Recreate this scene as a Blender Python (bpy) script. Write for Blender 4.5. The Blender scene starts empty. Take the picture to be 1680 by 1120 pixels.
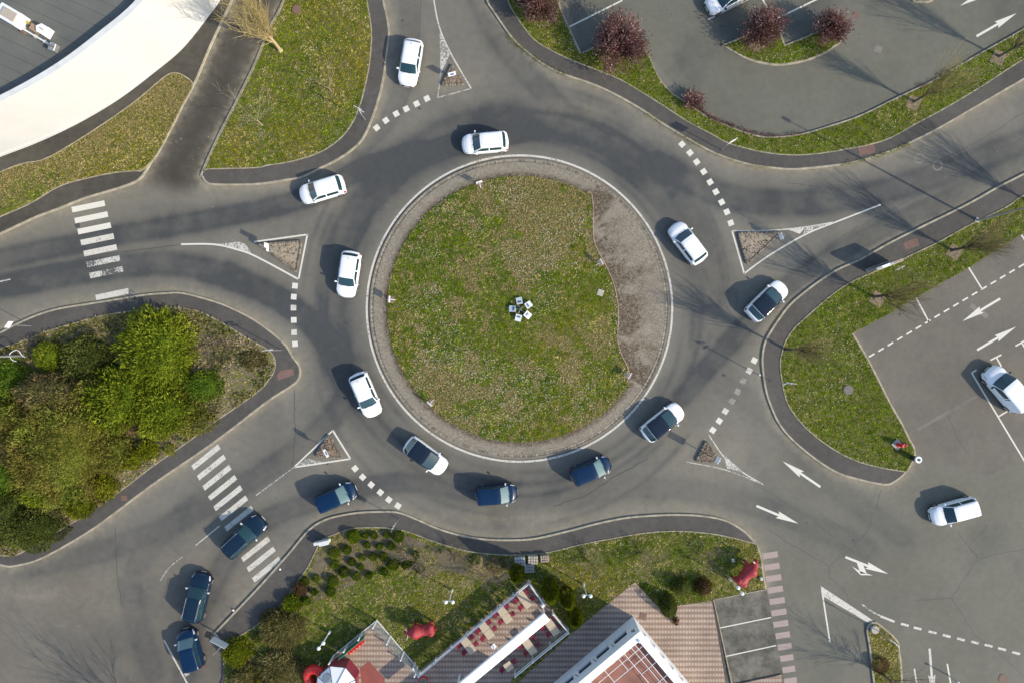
import bpy, bmesh, math, random
import numpy as np
from mathutils import Vector, Matrix
from mathutils.geometry import tessellate_polygon

# ------------------------------------------------------------------ camera, sky, sun, exposure
S = 0.055            # metres of ground per photo pixel
H = 61.6             # flying height of the camera, metres
scene = bpy.context.scene
scene.render.resolution_x, scene.render.resolution_y = 1024, 682
cd = bpy.data.cameras.new('camera'); cam = bpy.data.objects.new('camera', cd)
scene.collection.objects.link(cam); scene.camera = cam
cam.location = (0, 0, H); cam.rotation_euler = (0, 0, 0)
cd.sensor_width = 36; cd.lens = 36 * H / (1680 * S); cd.clip_start = 0.5; cd.clip_end = 3000
SUN_EL, SUN_AZ = math.radians(31), math.radians(118)     # azimuth clockwise from +Y
w = bpy.data.worlds.new('World'); scene.world = w; w.use_nodes = True
wn = w.node_tree.nodes; wl = w.node_tree.links
sky = wn.new('ShaderNodeTexSky'); sky.sky_type = 'NISHITA'; sky.sun_disc = False
sky.sun_elevation = SUN_EL; sky.sun_rotation = SUN_AZ
wl.new(sky.outputs[0], wn['Background'].inputs[0]); wn['Background'].inputs[1].default_value = 0.15
sd = bpy.data.lights.new('sun', 'SUN'); sd.energy = 3.05; sd.angle = math.radians(0.5); sd.color = (1, .875, .69)
so = bpy.data.objects.new('sun', sd); scene.collection.objects.link(so)
sv = Vector((math.sin(SUN_AZ) * math.cos(SUN_EL), math.cos(SUN_AZ) * math.cos(SUN_EL), math.sin(SUN_EL)))
so.rotation_euler = (-sv).to_track_quat('-Z', 'Y').to_euler(); so.location = (40, -20, 60)
scene.view_settings.view_transform = 'Standard'; scene.view_settings.look = 'None'
scene.view_settings.gamma = 1; scene.view_settings.exposure = 0.70

C = scene.collection
rnd = random.Random(7); rng = np.random.default_rng(11)
PI = math.pi

# ------------------------------------------------------------------ helpers
def g(px, py, h=0.0):
    """photo pixel of a point at height h -> ground position in metres"""
    k = S * (H - h) / H
    return ((px - 840) * k, (560 - py) * k)

def gp(pts, h=0.0):
    return [g(x, y, h) for x, y in pts]

def tag(o, label, cat=None, group=None, kind=None):
    o['label'] = label
    if cat: o['category'] = cat
    if group: o['group'] = group
    if kind: o['kind'] = kind
    return o

def thing(name, label, cat, loc=(0, 0, 0), rz=0.0, group=None):
    o = bpy.data.objects.new(name, None); C.objects.link(o)
    o.empty_display_size = .3
    o.location = loc; o.rotation_euler = (0, 0, rz)
    return tag(o, label, cat, group)

def copy_tree(o, parent=None):
    c = o.copy(); C.objects.link(c)
    if parent is not None: c.parent = parent
    for ch in list(o.children): copy_tree(ch, c)
    return c

def fast_mesh(name, V, F, mat, parent=None, col=None, smooth=False):
    V = np.asarray(V, dtype=np.float32); F = np.asarray(F, dtype=np.int32)
    me = bpy.data.meshes.new(name); n, k = F.shape
    me.vertices.add(len(V)); me.vertices.foreach_set('co', V.ravel())
    me.loops.add(n * k); me.loops.foreach_set('vertex_index', F.ravel())
    me.polygons.add(n)
    me.polygons.foreach_set('loop_start', np.arange(0, n * k, k, dtype=np.int32))
    me.polygons.foreach_set('loop_total', np.full(n, k, dtype=np.int32))
    if smooth: me.polygons.foreach_set('use_smooth', np.ones(n, dtype=bool))
    me.update(calc_edges=True)
    if col is not None:
        a = me.color_attributes.new('col', 'FLOAT_COLOR', 'POINT')
        c4 = np.ones((len(V), 4), dtype=np.float32); c4[:, :3] = col
        a.data.foreach_set('color', c4.ravel())
    me.materials.append(mat)
    o = bpy.data.objects.new(name, me); C.objects.link(o)
    if parent is not None: o.parent = parent
    return o

class MB:
    def __init__(self): self.v = []; self.f = []
    def add(self, vs, fs):
        b = len(self.v); self.v += [tuple(p) for p in vs]; self.f += [tuple(b + i for i in f) for f in fs]; return self
    def box(self, c, s, rz=0.0, tilt=0.0):
        x, y, z = s[0] / 2, s[1] / 2, s[2] / 2
        M = Matrix.Translation(c) @ Matrix.Rotation(rz, 4, 'Z') @ Matrix.Rotation(tilt, 4, 'Y')
        vs = [M @ Vector((a * x, b * y, d * z)) for d in (-1, 1) for a, b in ((-1, -1), (1, -1), (1, 1), (-1, 1))]
        return self.add(vs, [(3, 2, 1, 0), (4, 5, 6, 7), (0, 1, 5, 4), (1, 2, 6, 5), (2, 3, 7, 6), (3, 0, 4, 7)])
    def bbox(self, c, s, rz=0.0, bv=.03):
        """box with chamfered top edges and corners"""
        x, y, z = s[0] / 2, s[1] / 2, s[2]
        def ring(ax, ay, zz, b):
            return [(-ax + b, -ay, zz), (ax - b, -ay, zz), (ax, -ay + b, zz), (ax, ay - b, zz), (ax - b, ay, zz), (-ax + b, ay, zz), (-ax, ay - b, zz), (-ax, -ay + b, zz)]
        rs = ring(x, y, -z / 2, bv) + ring(x, y, z / 2 - bv, bv) + ring(x - bv, y - bv, z / 2, bv)
        M = Matrix.Translation(c) @ Matrix.Rotation(rz, 4, 'Z')
        fs = [tuple(range(7, -1, -1)), tuple(range(16, 24))]
        for r in (0, 8):
            fs += [(r + i, r + (i + 1) % 8, r + 8 + (i + 1) % 8, r + 8 + i) for i in range(8)]
        return self.add([M @ Vector(p) for p in rs], fs)
    def tube(self, pts, rad, n=8, cap=True):
        pts = [Vector(p) for p in pts]
        if not hasattr(rad, '__len__'): rad = [rad] * len(pts)
        vs = []; up = None
        for i, p in enumerate(pts):
            d = (pts[min(i + 1, len(pts) - 1)] - pts[max(i - 1, 0)]).normalized()
            if up is None: up = Vector((1, 0, 0)) if abs(d.x) < .9 else Vector((0, 1, 0))
            a = d.cross(up).normalized(); b = d.cross(a).normalized(); up = b.cross(d) if False else up
            vs += [p + (a * math.cos(2 * PI * j / n) + b * math.sin(2 * PI * j / n)) * rad[i] for j in range(n)]
        fs = []
        for i in range(len(pts) - 1):
            fs += [(i * n + j, i * n + (j + 1) % n, (i + 1) * n + (j + 1) % n, (i + 1) * n + j) for j in range(n)]
        if cap: fs += [tuple(range(n - 1, -1, -1)), tuple((len(pts) - 1) * n + j for j in range(n))]
        return self.add(vs, fs)
    def ball(self, c, r, nu=12, nv=8, sx=1, sy=1, sz=1):
        vs = []
        for i in range(nv + 1):
            t = PI * i / nv
            vs += [(c[0] + r * sx * math.sin(t) * math.cos(2 * PI * j / nu), c[1] + r * sy * math.sin(t) * math.sin(2 * PI * j / nu), c[2] + r * sz * math.cos(t)) for j in range(nu)]
        fs = [(i * nu + j, (i + 1) * nu + j, (i + 1) * nu + (j + 1) % nu, i * nu + (j + 1) % nu) for i in range(nv) for j in range(nu)]
        return self.add(vs, fs)
    def prism(self, poly, z0, z1):
        poly = ccw(poly); n = len(poly)
        tri = tessellate_polygon([[Vector((x, y, 0)) for x, y in poly]])
        vs = [(x, y, z0) for x, y in poly] + [(x, y, z1) for x, y in poly]
        fs = [(i, (i + 1) % n, n + (i + 1) % n, n + i) for i in range(n)]
        for t in tri:
            a, b, c = t
            ar = (poly[b][0] - poly[a][0]) * (poly[c][1] - poly[a][1]) - (poly[b][1] - poly[a][1]) * (poly[c][0] - poly[a][0])
            if ar < 0: b, c = c, b
            fs.append((n + a, n + b, n + c))
        return self.add(vs, fs)
    def sheet(self, poly, z):
        poly = ccw(poly); n = len(poly)
        tri = tessellate_polygon([[Vector((x, y, 0)) for x, y in poly]])
        fs = []
        for a, b, c in tri:
            ar = (poly[b][0] - poly[a][0]) * (poly[c][1] - poly[a][1]) - (poly[b][1] - poly[a][1]) * (poly[c][0] - poly[a][0])
            fs.append((a, b, c) if ar > 0 else (a, c, b))
        return self.add([(x, y, z) for x, y in poly], fs)
    def strip(self, line, a, b, z0, z1, closed=False):
        """bar of rectangular section following a line, from offset a to offset b to its left"""
        n = len(line); L = []; R = []
        for i, p in enumerate(line):
            q0 = line[(i - 1) % n] if closed or i > 0 else p
            q1 = line[(i + 1) % n] if closed or i < n - 1 else p
            dx, dy = q1[0] - q0[0], q1[1] - q0[1]; l = math.hypot(dx, dy) or 1
            nx, ny = -dy / l, dx / l
            L.append((p[0] + nx * a, p[1] + ny * a)); R.append((p[0] + nx * b, p[1] + ny * b))
        vs = []
        for i in range(n): vs += [(*L[i], z0), (*L[i], z1), (*R[i], z1), (*R[i], z0)]
        m = n if closed else n - 1; fs = []
        for i in range(m):
            p, q = 4 * i, 4 * ((i + 1) % n)
            fs += [(p, q, q + 1, p + 1), (p + 1, q + 1, q + 2, p + 2), (p + 2, q + 2, q + 3, p + 3)]
        if not closed: fs += [(0, 1, 2, 3), (4 * n - 1, 4 * n - 2, 4 * n - 3, 4 * n - 4)]
        return self.add(vs, fs)
    def build(self, name, mat, parent=None, smooth=False, loc=None, fix=True):
        me = bpy.data.meshes.new(name); me.from_pydata(self.v, [], self.f); me.update()
        if fix:
            bm = bmesh.new(); bm.from_mesh(me); bmesh.ops.recalc_face_normals(bm, faces=bm.faces); bm.to_mesh(me); bm.free()
        if smooth:
            me.polygons.foreach_set('use_smooth', np.ones(len(me.polygons), dtype=bool))
        me.materials.append(mat)
        o = bpy.data.objects.new(name, me); C.objects.link(o)
        if parent is not None: o.parent = parent
        if loc: o.location = loc
        return o

def area(p): return sum(p[i - 1][0] * p[i][1] - p[i][0] * p[i - 1][1] for i in range(len(p))) / 2
def ccw(p):
    p = list(p); return p if area(p) > 0 else p[::-1]

def curve(pts, closed=False, n=5):
    """Catmull-Rom through the points; repeat a point for a sharp corner"""
    out = []; N = len(pts)
    for i in range(N if closed else N - 1):
        p1, p2 = pts[i], pts[(i + 1) % N]
        if p1 == p2: continue
        p0 = pts[(i - 1) % N] if closed or i > 0 else p1
        p3 = pts[(i + 2) % N] if closed or i < N - 2 else p2
        for k in range(n):
            t = k / n
            out.append(tuple(.5 * (2 * b + (c - a) * t + (2 * a - 5 * b + 4 * c - d) * t * t + (3 * b - a - 3 * c + d) * t ** 3)
                             for a, b, c, d in zip(p0, p1, p2, p3)))
    if not closed: out.append(tuple(pts[-1]))
    return out

def inside(P, poly):
    x, y = P[:, 0], P[:, 1]; r = np.zeros(len(P), bool); n = len(poly)
    for i in range(n):
        x0, y0 = poly[i - 1]; x1, y1 = poly[i]
        if y0 == y1: continue
        c = ((y0 > y) != (y1 > y)) & (x < (x1 - x0) * (y - y0) / (y1 - y0) + x0); r ^= c
    return r

def dist_line(P, line):
    d = np.full(len(P), 1e9)
    for (x0, y0), (x1, y1) in zip(line[:-1], line[1:]):
        dx, dy = x1 - x0, y1 - y0; l2 = dx * dx + dy * dy or 1e-9
        t = np.clip(((P[:, 0] - x0) * dx + (P[:, 1] - y0) * dy) / l2, 0, 1)
        d = np.minimum(d, (P[:, 0] - x0 - t * dx) ** 2 + (P[:, 1] - y0 - t * dy) ** 2)
    return np.sqrt(d)

def vnoise(P, seed=0):
    P = np.asarray(P, dtype=np.float64); I = np.floor(P).astype(np.int64); f = P - I; f = f * f * (3 - 2 * f)
    D = P.shape[1]; out = np.zeros(len(P))
    K = np.array([374761393, 668265263, 2147483647 - 1274126177])[:D]
    for c in range(2 ** D):
        o = np.array([(c >> k) & 1 for k in range(D)])
        h = ((I + o) * K).sum(1) + seed * 1013904223
        h = (h ^ (h >> 13)) * 1274126177 & 0xffffffff; h = ((h ^ (h >> 16)) & 0xffff) / 65535.0
        out += h * np.prod(np.where(o == 1, f, 1 - f), axis=1)
    return out

def fbm(P, scale, seed=0, oct=4):
    s = 0; a = .5; t = 0; P = np.asarray(P) * scale
    for k in range(oct):
        s = s + a * vnoise(P, seed + k * 17); t += a; a *= .55; P = P * 2.03 + 3.1
    return s / t

def smooth01(x, a, b):
    t = np.clip((x - a) / (b - a), 0, 1); return t * t * (3 - 2 * t)

# ------------------------------------------------------------------ materials
class NT:
    def __init__(self, name):
        self.m = bpy.data.materials.new(name); self.m.use_nodes = True
        self.t = self.m.node_tree; self.b = self.t.nodes['Principled BSDF']; self._co = None
    def n(self, t, **kw):
        x = self.t.nodes.new(t)
        for k, v in kw.items(): setattr(x, k, v)
        return x
    def l(self, a, b): self.t.links.new(a, b)
    def co(self):
        if self._co is None: self._co = self.n('ShaderNodeTexCoord').outputs['Object']
        return self._co
    def noise(self, sc, det=3, rough=.6, vec=None):
        x = self.n('ShaderNodeTexNoise'); x.inputs['Scale'].default_value = sc; x.inputs['Detail'].default_value = det
        x.inputs['Roughness'].default_value = rough; self.l(vec or self.co(), x.inputs['Vector']); return x.outputs['Fac']
    def math(self, op, a, b=None, c=None, clamp=False):
        x = self.n('ShaderNodeMath', operation=op); x.use_clamp = clamp
        for i, q in enumerate((a, b, c)):
            if q is None: continue
            if hasattr(q, 'is_linked') or hasattr(q, 'links'): self.l(q, x.inputs[i])
            else: x.inputs[i].default_value = q
        return x.outputs[0]
    def ramp(self, fac, stops):
        x = self.n('ShaderNodeValToRGB'); e = x.color_ramp.elements
        while len(e) < len(stops): e.new(.5)
        for q, (p, c) in zip(e, stops):
            q.position = p; q.color = (*c, 1) if hasattr(c, '__len__') else (c, c, c, 1)
        self.l(fac, x.inputs[0]); return x.outputs[0]
    def mix(self, f, a, b, mode='MIX'):
        x = self.n('ShaderNodeMix', data_type='RGBA', blend_type=mode)
        for s, q in ((0, f), (6, a), (7, b)):
            if hasattr(q, 'links'): self.l(q, x.inputs[s])
            else: x.inputs[s].default_value = (*q, 1) if hasattr(q, '__len__') else q
        return x.outputs[2]
    def attr(self, name, out='Fac'):
        x = self.n('ShaderNodeAttribute', attribute_name=name); return x.outputs[out]
    def bump(self, h, st=.3, d=.02):
        x = self.n('ShaderNodeBump'); x.inputs['Strength'].default_value = st; x.inputs['Distance'].default_value = d
        self.l(h, x.inputs['Height']); self.l(x.outputs[0], self.b.inputs['Normal'])
    def fin(self, col, rough=.8, metal=0, spec=None):
        if hasattr(col, 'links'): self.l(col, self.b.inputs['Base Color'])
        else: self.b.inputs['Base Color'].default_value = (*col, 1)
        self.b.inputs['Roughness'].default_value = rough; self.b.inputs['Metallic'].default_value = metal
        if spec is not None: self.b.inputs['Specular IOR Level'].default_value = spec
        return self.m

def plain(name, c, rough=.6, metal=0, var=.12, sc=6, spec=None):
    t = NT(name); f = t.noise(sc, 4)
    v = t.ramp(f, [(.25, tuple(x * (1 - var) for x in c)), (.75, tuple(min(1, x * (1 + var)) for x in c))])
    return t.fin(v, rough, metal, spec)

def asphalt(name, base, contrast=.18, attrs=False, stain=None):
    t = NT(name)
    a = t.noise(.12, 5, .65); b = t.noise(1.7, 4, .6); c = t.noise(28, 3, .7); s = t.noise(9, 3, .6)
    k = contrast
    v = t.math('MULTIPLY', t.ramp(a, [(.3, 1 - k), (.7, 1 + k)]), t.ramp(b, [(.3, 1 - k * .6), (.7, 1 + k * .6)]))
    v = t.math('MULTIPLY', v, t.ramp(c, [(.32, .68), (.68, 1.32)]))
    v = t.math('MULTIPLY', v, t.ramp(s, [(.3, .95), (.7, 1.05)]))
    col = base
    if attrs:
        col = t.mix(t.attr('tone'), base, (.130, .130, .103))
        col = t.mix(t.attr('warm'), col, (.142, .129, .106))
        col = t.mix(t.math('MULTIPLY', t.attr('drive'), t.ramp(t.noise(.6, 4), [(.3, .92), (.7, 1.08)]), clamp=True), col, (.050, .046, .039))
        wv = t.math('MULTIPLY', t.attr('wear'), t.ramp(t.noise(.5, 5, .6), [(.3, .72), (.7, 1.1)]), clamp=True)
        col = t.mix(wv, col, (.056, .060, .061))
        dv = t.math('MULTIPLY', t.attr('dust'), t.ramp(t.noise(1.1, 5, .7), [(.32, .15), (.68, 1.2)]), clamp=True)
        col = t.mix(dv, col, (.235, .212, .160))
    if stain:
        col = t.mix(t.math('MULTIPLY', t.ramp(t.noise(.8, 5, .7), [(.42, 0.0), (.62, 1.0)]), .8), col, stain)
    x = t.n('ShaderNodeVectorMath', operation='SCALE')
    if hasattr(col, 'links'): t.l(col, x.inputs[0])
    else: x.inputs[0].default_value = col
    t.l(v, x.inputs['Scale'])
    t.bump(c, .25, .01)
    return t.fin(x.outputs[0], .85, spec=.3)

def paint_mat(name, wear, base=(.66, .645, .56)):
    """road paint, worn through to the road under it"""
    t = NT(name)
    c = t.ramp(t.noise(5, 4, .7), [(.3, tuple(x * .88 for x in base)), (.7, base)])
    t.fin(c, .7, spec=.3)
    m1 = t.noise(7, 6, .75); m2 = t.noise(.9, 3, .6)
    f = t.math('ADD', t.math('MULTIPLY', m1, .7), t.math('MULTIPLY', m2, .3))
    a = t.ramp(f, [(max(0, wear - .06), 0.0), (min(1, wear + .04), 1.0)])
    tr = t.n('ShaderNodeBsdfTransparent'); mx = t.n('ShaderNodeMixShader')
    t.l(a, mx.inputs[0]); t.l(tr.outputs[0], mx.inputs[1]); t.l(t.b.outputs[0], mx.inputs[2])
    t.l(mx.outputs[0], t.t.nodes['Material Output'].inputs[0])
    return t.m

def leaf_mat(name, rough=.65, trans=.25):
    t = NT(name); c = t.attr('col', 'Color'); t.fin(c, 1.0, spec=.04)
    tr = t.n('ShaderNodeBsdfTranslucent'); t.l(c, tr.inputs[0]); mx = t.n('ShaderNodeMixShader'); mx.inputs[0].default_value = trans + .08
    t.l(t.b.outputs[0], mx.inputs[1]); t.l(tr.outputs[0], mx.inputs[2]); t.l(mx.outputs[0], t.t.nodes['Material Output'].inputs[0])
    return t.m

def colmat(name, rough=.8):
    t = NT(name); return t.fin(t.attr('col', 'Color'), rough, spec=.3)

def paving_mat(name, c1, c2, c3):
    """rows of small blocks, light rows and dark rows in turn"""
    t = NT(name); sp = t.n('ShaderNodeSeparateXYZ'); t.l(t.co(), sp.inputs[0]); x, y = sp.outputs[0], sp.outputs[1]
    wob = t.math('MULTIPLY', t.noise(2, 2), .06)
    ry = t.math('SINE', t.math('MULTIPLY', t.math('ADD', y, wob), 2 * PI / .485))
    rx = t.math('SINE', t.math('MULTIPLY', x, 2 * PI / .27))
    rowf = t.ramp(t.math('MULTIPLY_ADD', ry, .5, .5), [(.3, 0.0), (.7, 1.0)])
    dot = t.ramp(t.math('MULTIPLY_ADD', rx, .5, .5), [(.35, 0.0), (.7, 1.0)])
    col = t.mix(rowf, c1, t.mix(dot, c2, c3))
    n = t.noise(14, 4, .7); m = t.noise(.35, 4)
    col = t.mix(1.0, col, t.ramp(n, [(.25, .7), (.75, 1.25)]), 'MULTIPLY')
    col = t.mix(1.0, col, t.ramp(m, [(.3, .70), (.7, 1.15)]), 'MULTIPLY')
    return t.fin(col, .85, spec=.25)

M = {}
M['road'] = asphalt('road_asphalt', (.160, .152, .126), .12, True)
M['pave'] = asphalt('pavement_asphalt', (.080, .075, .067), .22)
M['drive'] = asphalt('driveway_asphalt', (.066, .061, .050), .3)
M['bay'] = asphalt('parking_bay_asphalt', (.155, .147, .125), .3, stain=(.060, .062, .048))
M['patch_red'] = asphalt('reddish_patch', (.17, .105, .088), .2)
M['patch_dark'] = asphalt('dark_patch', (.062, .066, .070), .2)
M['patch_light'] = asphalt('light_patch', (.19, .175, .15), .2)
M['pinkedge'] = plain('tan_edging', (.30, .22, .15), .9, 0, .3, 3)
M['scar'] = asphalt('trench_scar', (.165, .152, .132), .2)
M['mulch'] = plain('dark_mulch', (.125, .105, .062), .95, 0, .4, 2.5)
M['tar'] = plain('crack_tar', (.06, .06, .058), .7)
M['kerb'] = plain('kerb_stone', (.33, .295, .22), .85, 0, .42, 1.9)
M['edging'] = plain('edging_stone', (.30, .265, .19), .85, 0, .45, 2.5)
M['soil'] = plain('garden_soil', (.155, .13, .078), .95, 0, .4, 3)
M['litter'] = plain('brown_mulch', (.21, .155, .11), .95, 0, .35, 5)
M['fresh'] = paint_mat('paint_fresh', .34)
M['used'] = paint_mat('paint_used', .435, (.60, .58, .51))
M['worn'] = paint_mat('paint_worn', .50, (.58, .57, .52))
M['faint'] = paint_mat('paint_faint', .60, (.52, .49, .42))
M['ghost'] = paint_mat('paint_ghost', .44, (.29, .275, .235))
M['ghostline'] = paint_mat('paint_ghost_line', .57, (.29, .275, .235))
M['pinkbar'] = paint_mat('paint_pink', .36, (.36, .29, .265))
M['leaf'] = leaf_mat('leaf'); M['grass'] = leaf_mat('grass_blade', .7, .3); M['petal'] = plain('daisy_petal', (.62, .61, .50), .7)
M['bark'] = plain('bark', (.11, .085, .06), .9, 0, .35, 8); M['twig'] = colmat('twig'); M['stone'] = colmat('stone_blocks', .9)
M['white_metal'] = plain('white_metal', (.78, .79, .79), .4, 0, .06); M['grey_metal'] = plain('galvanised', (.42, .43, .43), .45, .6, .12)
M['dark_metal'] = plain('dark_metal', (.04, .042, .045), .5, .3); M['sign_white'] = plain('sign_white', (.8, .82, .84), .35, 0, .05)
M['panel_grey'] = plain('pale_grey_panel', (.60, .66, .70), .35, 0, .12, 4)
M['sign_blue'] = plain('sign_blue', (.03, .12, .38), .35, 0, .08); M['black'] = plain('black_plastic', (.012, .012, .013), .5)
M['globe'] = plain('lamp_globe', (.85, .85, .82), .25, 0, .03); M['concrete'] = plain('concrete', (.40, .37, .32), .9, 0, .2, 4)
M['cream'] = plain('cream_wall', (.55, .55, .535), .75, 0, .04, .5); M['panel_white'] = plain('white_panel', (.93, .93, .92), .4, 0, .02)
M['wall_white'] = plain('white_render', (.74, .76, .78), .7, 0, .06, 1.2); M['coping'] = plain('coping', (.62, .63, .61), .6, 0, .1, 2)
_t = NT('red_gloss_resin'); _n = _t.noise(7, 4, .7); _t.bump(_n, .9, .05); M['red_bull'] = _t.fin(_t.ramp(_n, [(.3, (.20, .012, .018)), (.55, (.34, .022, .032)), (.75, (.42, .06, .06))]), .6); M['red'] = plain('red_plastic', (.55, .02, .018), .35, 0, .1, 2)
M['crimson'] = plain('crimson_plastic', (.235, .024, .05), .4, 0, .12, 3); M['green'] = plain('green_panel', (.025, .20, .11), .5)
M['horn'] = plain('ivory_horn', (.75, .68, .55), .4); M['table'] = plain('beige_table_top', (.50, .42, .30), .55, 0, .08, 3)
M['gravel'] = plain('tan_gravel', (.30, .25, .185), .95, 0, .35, 7); M['rubber_mat'] = plain('rubber_mat', (.26, .075, .06), .9, 0, .12, 2); M['rust'] = plain('rusty_iron', (.16, .10, .075), .8, 0, .3, 9)
M['terracotta'] = plain('terracotta_roof', (.25, .115, .085), .85, 0, .3, .8)
M['paver'] = paving_mat('block_paving', (.27, .195, .155), (.34, .265, .21), (.47, .38, .30))
M['tyre'] = plain('tyre_rubber', (.015, .015, .016), .85); M['rim'] = plain('alloy_rim', (.45, .45, .47), .35, .8)
M['glass'] = NT('car_glass').fin((.012, .042, .050), .05, spec=.9); M['glass_painted_glare'] = NT('windscreen_painted_glare').fin((.10, .17, .165), .08, spec=1.0); M['roofglass'] = NT('roof_glass').fin((.008, .014, .026), .1, spec=.6)  # lighter windscreen: sky glare and sunlit dashboard painted into its base colour
M['pane'] = NT('window_glass').fin((.02, .03, .035), .08, spec=.8)
M['wcar'] = plain('white_car_paint', (.80, .82, .84), .22, 0, .02); M['bcar'] = plain('blue_car_paint', (.001, .018, .058), .28, .0, .05)
M['dcar'] = plain('slate_blue_car_paint', (.006, .022, .045), .22, .1, .05); M['trim'] = plain('car_trim', (.02, .02, .022), .6)
M['lampglass'] = NT('headlamp').fin((.55, .58, .62), .1, spec=.9); M['tail'] = NT('tail_lamp').fin((.30, .012, .012), .25)
M['plate'] = plain('number_plate', (.75, .75, .70), .4, 0, .03); M['chrome'] = NT('roof_rail_alloy').fin((.75, .77, .8), .25, .9)

def glassy(name, tint, alpha):
    t = NT(name); t.fin(tint, .08, spec=.6); tr = t.n('ShaderNodeBsdfTransparent'); mx = t.n('ShaderNodeMixShader'); mx.inputs[0].default_value = alpha
    t.l(tr.outputs[0], mx.inputs[1]); t.l(t.b.outputs[0], mx.inputs[2]); t.l(mx.outputs[0], t.t.nodes['Material Output'].inputs[0]); return t.m
M['screen'] = glassy('glass_screen', (.45, .52, .5), .22)
t = NT('roofing_felt'); sp = t.n('ShaderNodeSeparateXYZ'); t.l(t.co(), sp.inputs[0])
dia = t.math('ADD', t.math('MULTIPLY', sp.outputs[0], .42), t.math('MULTIPLY', sp.outputs[1], .91))
seam = t.ramp(t.math('FRACT', t.math('MULTIPLY', dia, 1.0)), [(.0, .6), (.05, 1.0), (.95, 1.0), (1.0, .6)])
cl = t.mix(1.0, t.ramp(t.noise(.25, 5), [(.3, (.098, .104, .094)), (.7, (.150, .150, .130))]), seam, 'MULTIPLY'); M['felt'] = t.fin(cl, .85)
t = NT('apron_setts')
lv = t.math('MULTIPLY', t.attr('litter'), t.ramp(t.noise(3.6, 8, 1.0), [(.45, .0), (.53, 1.25)]), clamp=True)
cl = t.ramp(t.noise(5.5, 6, .95), [(.36, (.105, .090, .068)), (.5, (.24, .21, .162)), (.62, (.39, .345, .27))])
cl = t.mix(t.ramp(t.noise(.45, 4), [(.35, 0.0), (.7, .6)]), cl, (.215, .195, .155))
cl = t.mix(lv, cl, t.ramp(t.noise(14, 3, .7), [(.36, (.035, .025, .015)), (.58, (.10, .072, .046)), (.68, (.25, .21, .155))]))
t.bump(t.noise(9, 4), .5, .04); M['apron'] = t.fin(cl, .92, spec=.2)
t = NT('lawn_soil')
cl = t.ramp(t.noise(2.2, 5, .75), [(.3, (.055, .062, .016)), (.5, (.105, .105, .032)), (.72, (.19, .155, .085))]); M['turf'] = t.fin(cl, .95, spec=.1)
# ------------------------------------------------------------------ outlines, in photo pixels on the ground
CX, CY, RW = 852.3, 506.0, 252.4
def circ(r, n=160, a0=0, a1=360, cx=CX, cy=CY):
    return [(cx + r * math.cos(math.radians(a0 + (a1 - a0) * i / n)), cy + r * math.sin(math.radians(a0 + (a1 - a0) * i / n))) for i in range(n + 1)]

# raised pavement islands: kerb line on the road side (drawn), then the way back round
k_nw = curve([(420,-90),(400,-45),(383,0),(350,70),(320,140),(290,190),(262,245),(242,280),(228,297),(200,309),(140,327),(100,343),(60,358),(0,386),(-60,415),(-120,445)])
p_nw = k_nw + [(-120,-90)]
k_c = curve([(470,-60),(465,0),(440,50),(420,100),(390,162),(360,220),(332,282),(333,292),(340,301),(355,304.5),(420,304),(470,297),(497,292),(527,277.5),(550,266),(575,250),(597,228),(613,192),(624,157),(631,125),(636,87),(639.5,55),(636,28),(630,0),(622,-60)])
k_ne = curve([(775,-60),(797,0),(810,22),(840,65),(865,88),(895,110),(927,125),(960,136),(990,148),(1027,167),(1060,187),(1090,207),(1125,228),(1165,250),(1195,262),(1230,272),(1260,276.5),(1297,279.5),(1335,277),(1390,270),(1440,257),(1490,237),(1540,212),(1592,182),(1680,131),(1790,68)])
u_ne = [(1790,-20),(1680,47),(1600,92),(1535,130),(1472,160),(1410,190),(1360,207),(1310,221),(1260,225),(1227,219),(1190,205),(1157,190),(1130,172),(1105,155),(1087,137),(1075,117),(1065,95),(1055,77)]
u_ne2 = [(1055,77),(1020,60),(970,80),(953,88),(920,15),(905,-60)]
p_ne = k_ne + curve(u_ne) + u_ne2[1:]
k_e = curve([(1790,228),(1680,284),(1635,307),(1585,335),(1510,372),(1460,397),(1410,425),(1372,442),(1335,466),(1297,497),(1275,525),(1262,545),(1254,560),(1250,577),(1249,595),(1251,615),(1255,640),(1261,660),(1275,692),(1297,720),(1335,752),(1372,775),(1410,787),(1450,795),(1467,790),(1485,775),(1497,757),(1501,745),(1499,732),(1492,720),(1480,695),(1460,660),(1430,600),(1407,560),(1399,546)])
u_e = [(1399,546),(1470,505),(1514,478),(1588,436),(1674,382),(1790,312)]
p_e = k_e + u_e[1:]
k_w = curve([(-90,585),(0,545),(25,532),(62,516),(100,505),(150,497),(200,489),(237,483),(275,480),(300,480),(337,489),(375,502),(420,525),(465,560),(482,585),(491,597),(494,610),(490,624),(477,635),(450,652),(420,674),(375,709),(325,745),(250,796),(192,840),(150,870),(100,900),(62,919),(32,927),(15,929),(0,926),(-60,915)])
p_w = k_w
k_s = curve([(366,1057),(366,1057),(352,1037),(352,1037),(420,966),(457,925),(477,902),(507,867),(532,851),(560,843),(595,838),(632,837),(657,839),(690,852),(720,865),(757,876),(795,882),(840,883.5),(877,881),(927,870),(977,857),(1027,847),(1077,843),(1115,842),(1152,844),(1185,850),(1207,860),(1227,875),(1240,891),(1249,912),(1252,935),(1257,965)])
p_s = k_s + [(1170,982),(1190,1090),(1200,1220),(330,1220),(366,1110)]
k_i = curve([(1436,1180),(1432,1120),(1425,1060),(1421,1035),(1424,1024),(1432,1019),(1442,1022),(1470,1047),(1475,1065),(1479,1100),(1482,1180)])
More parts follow.
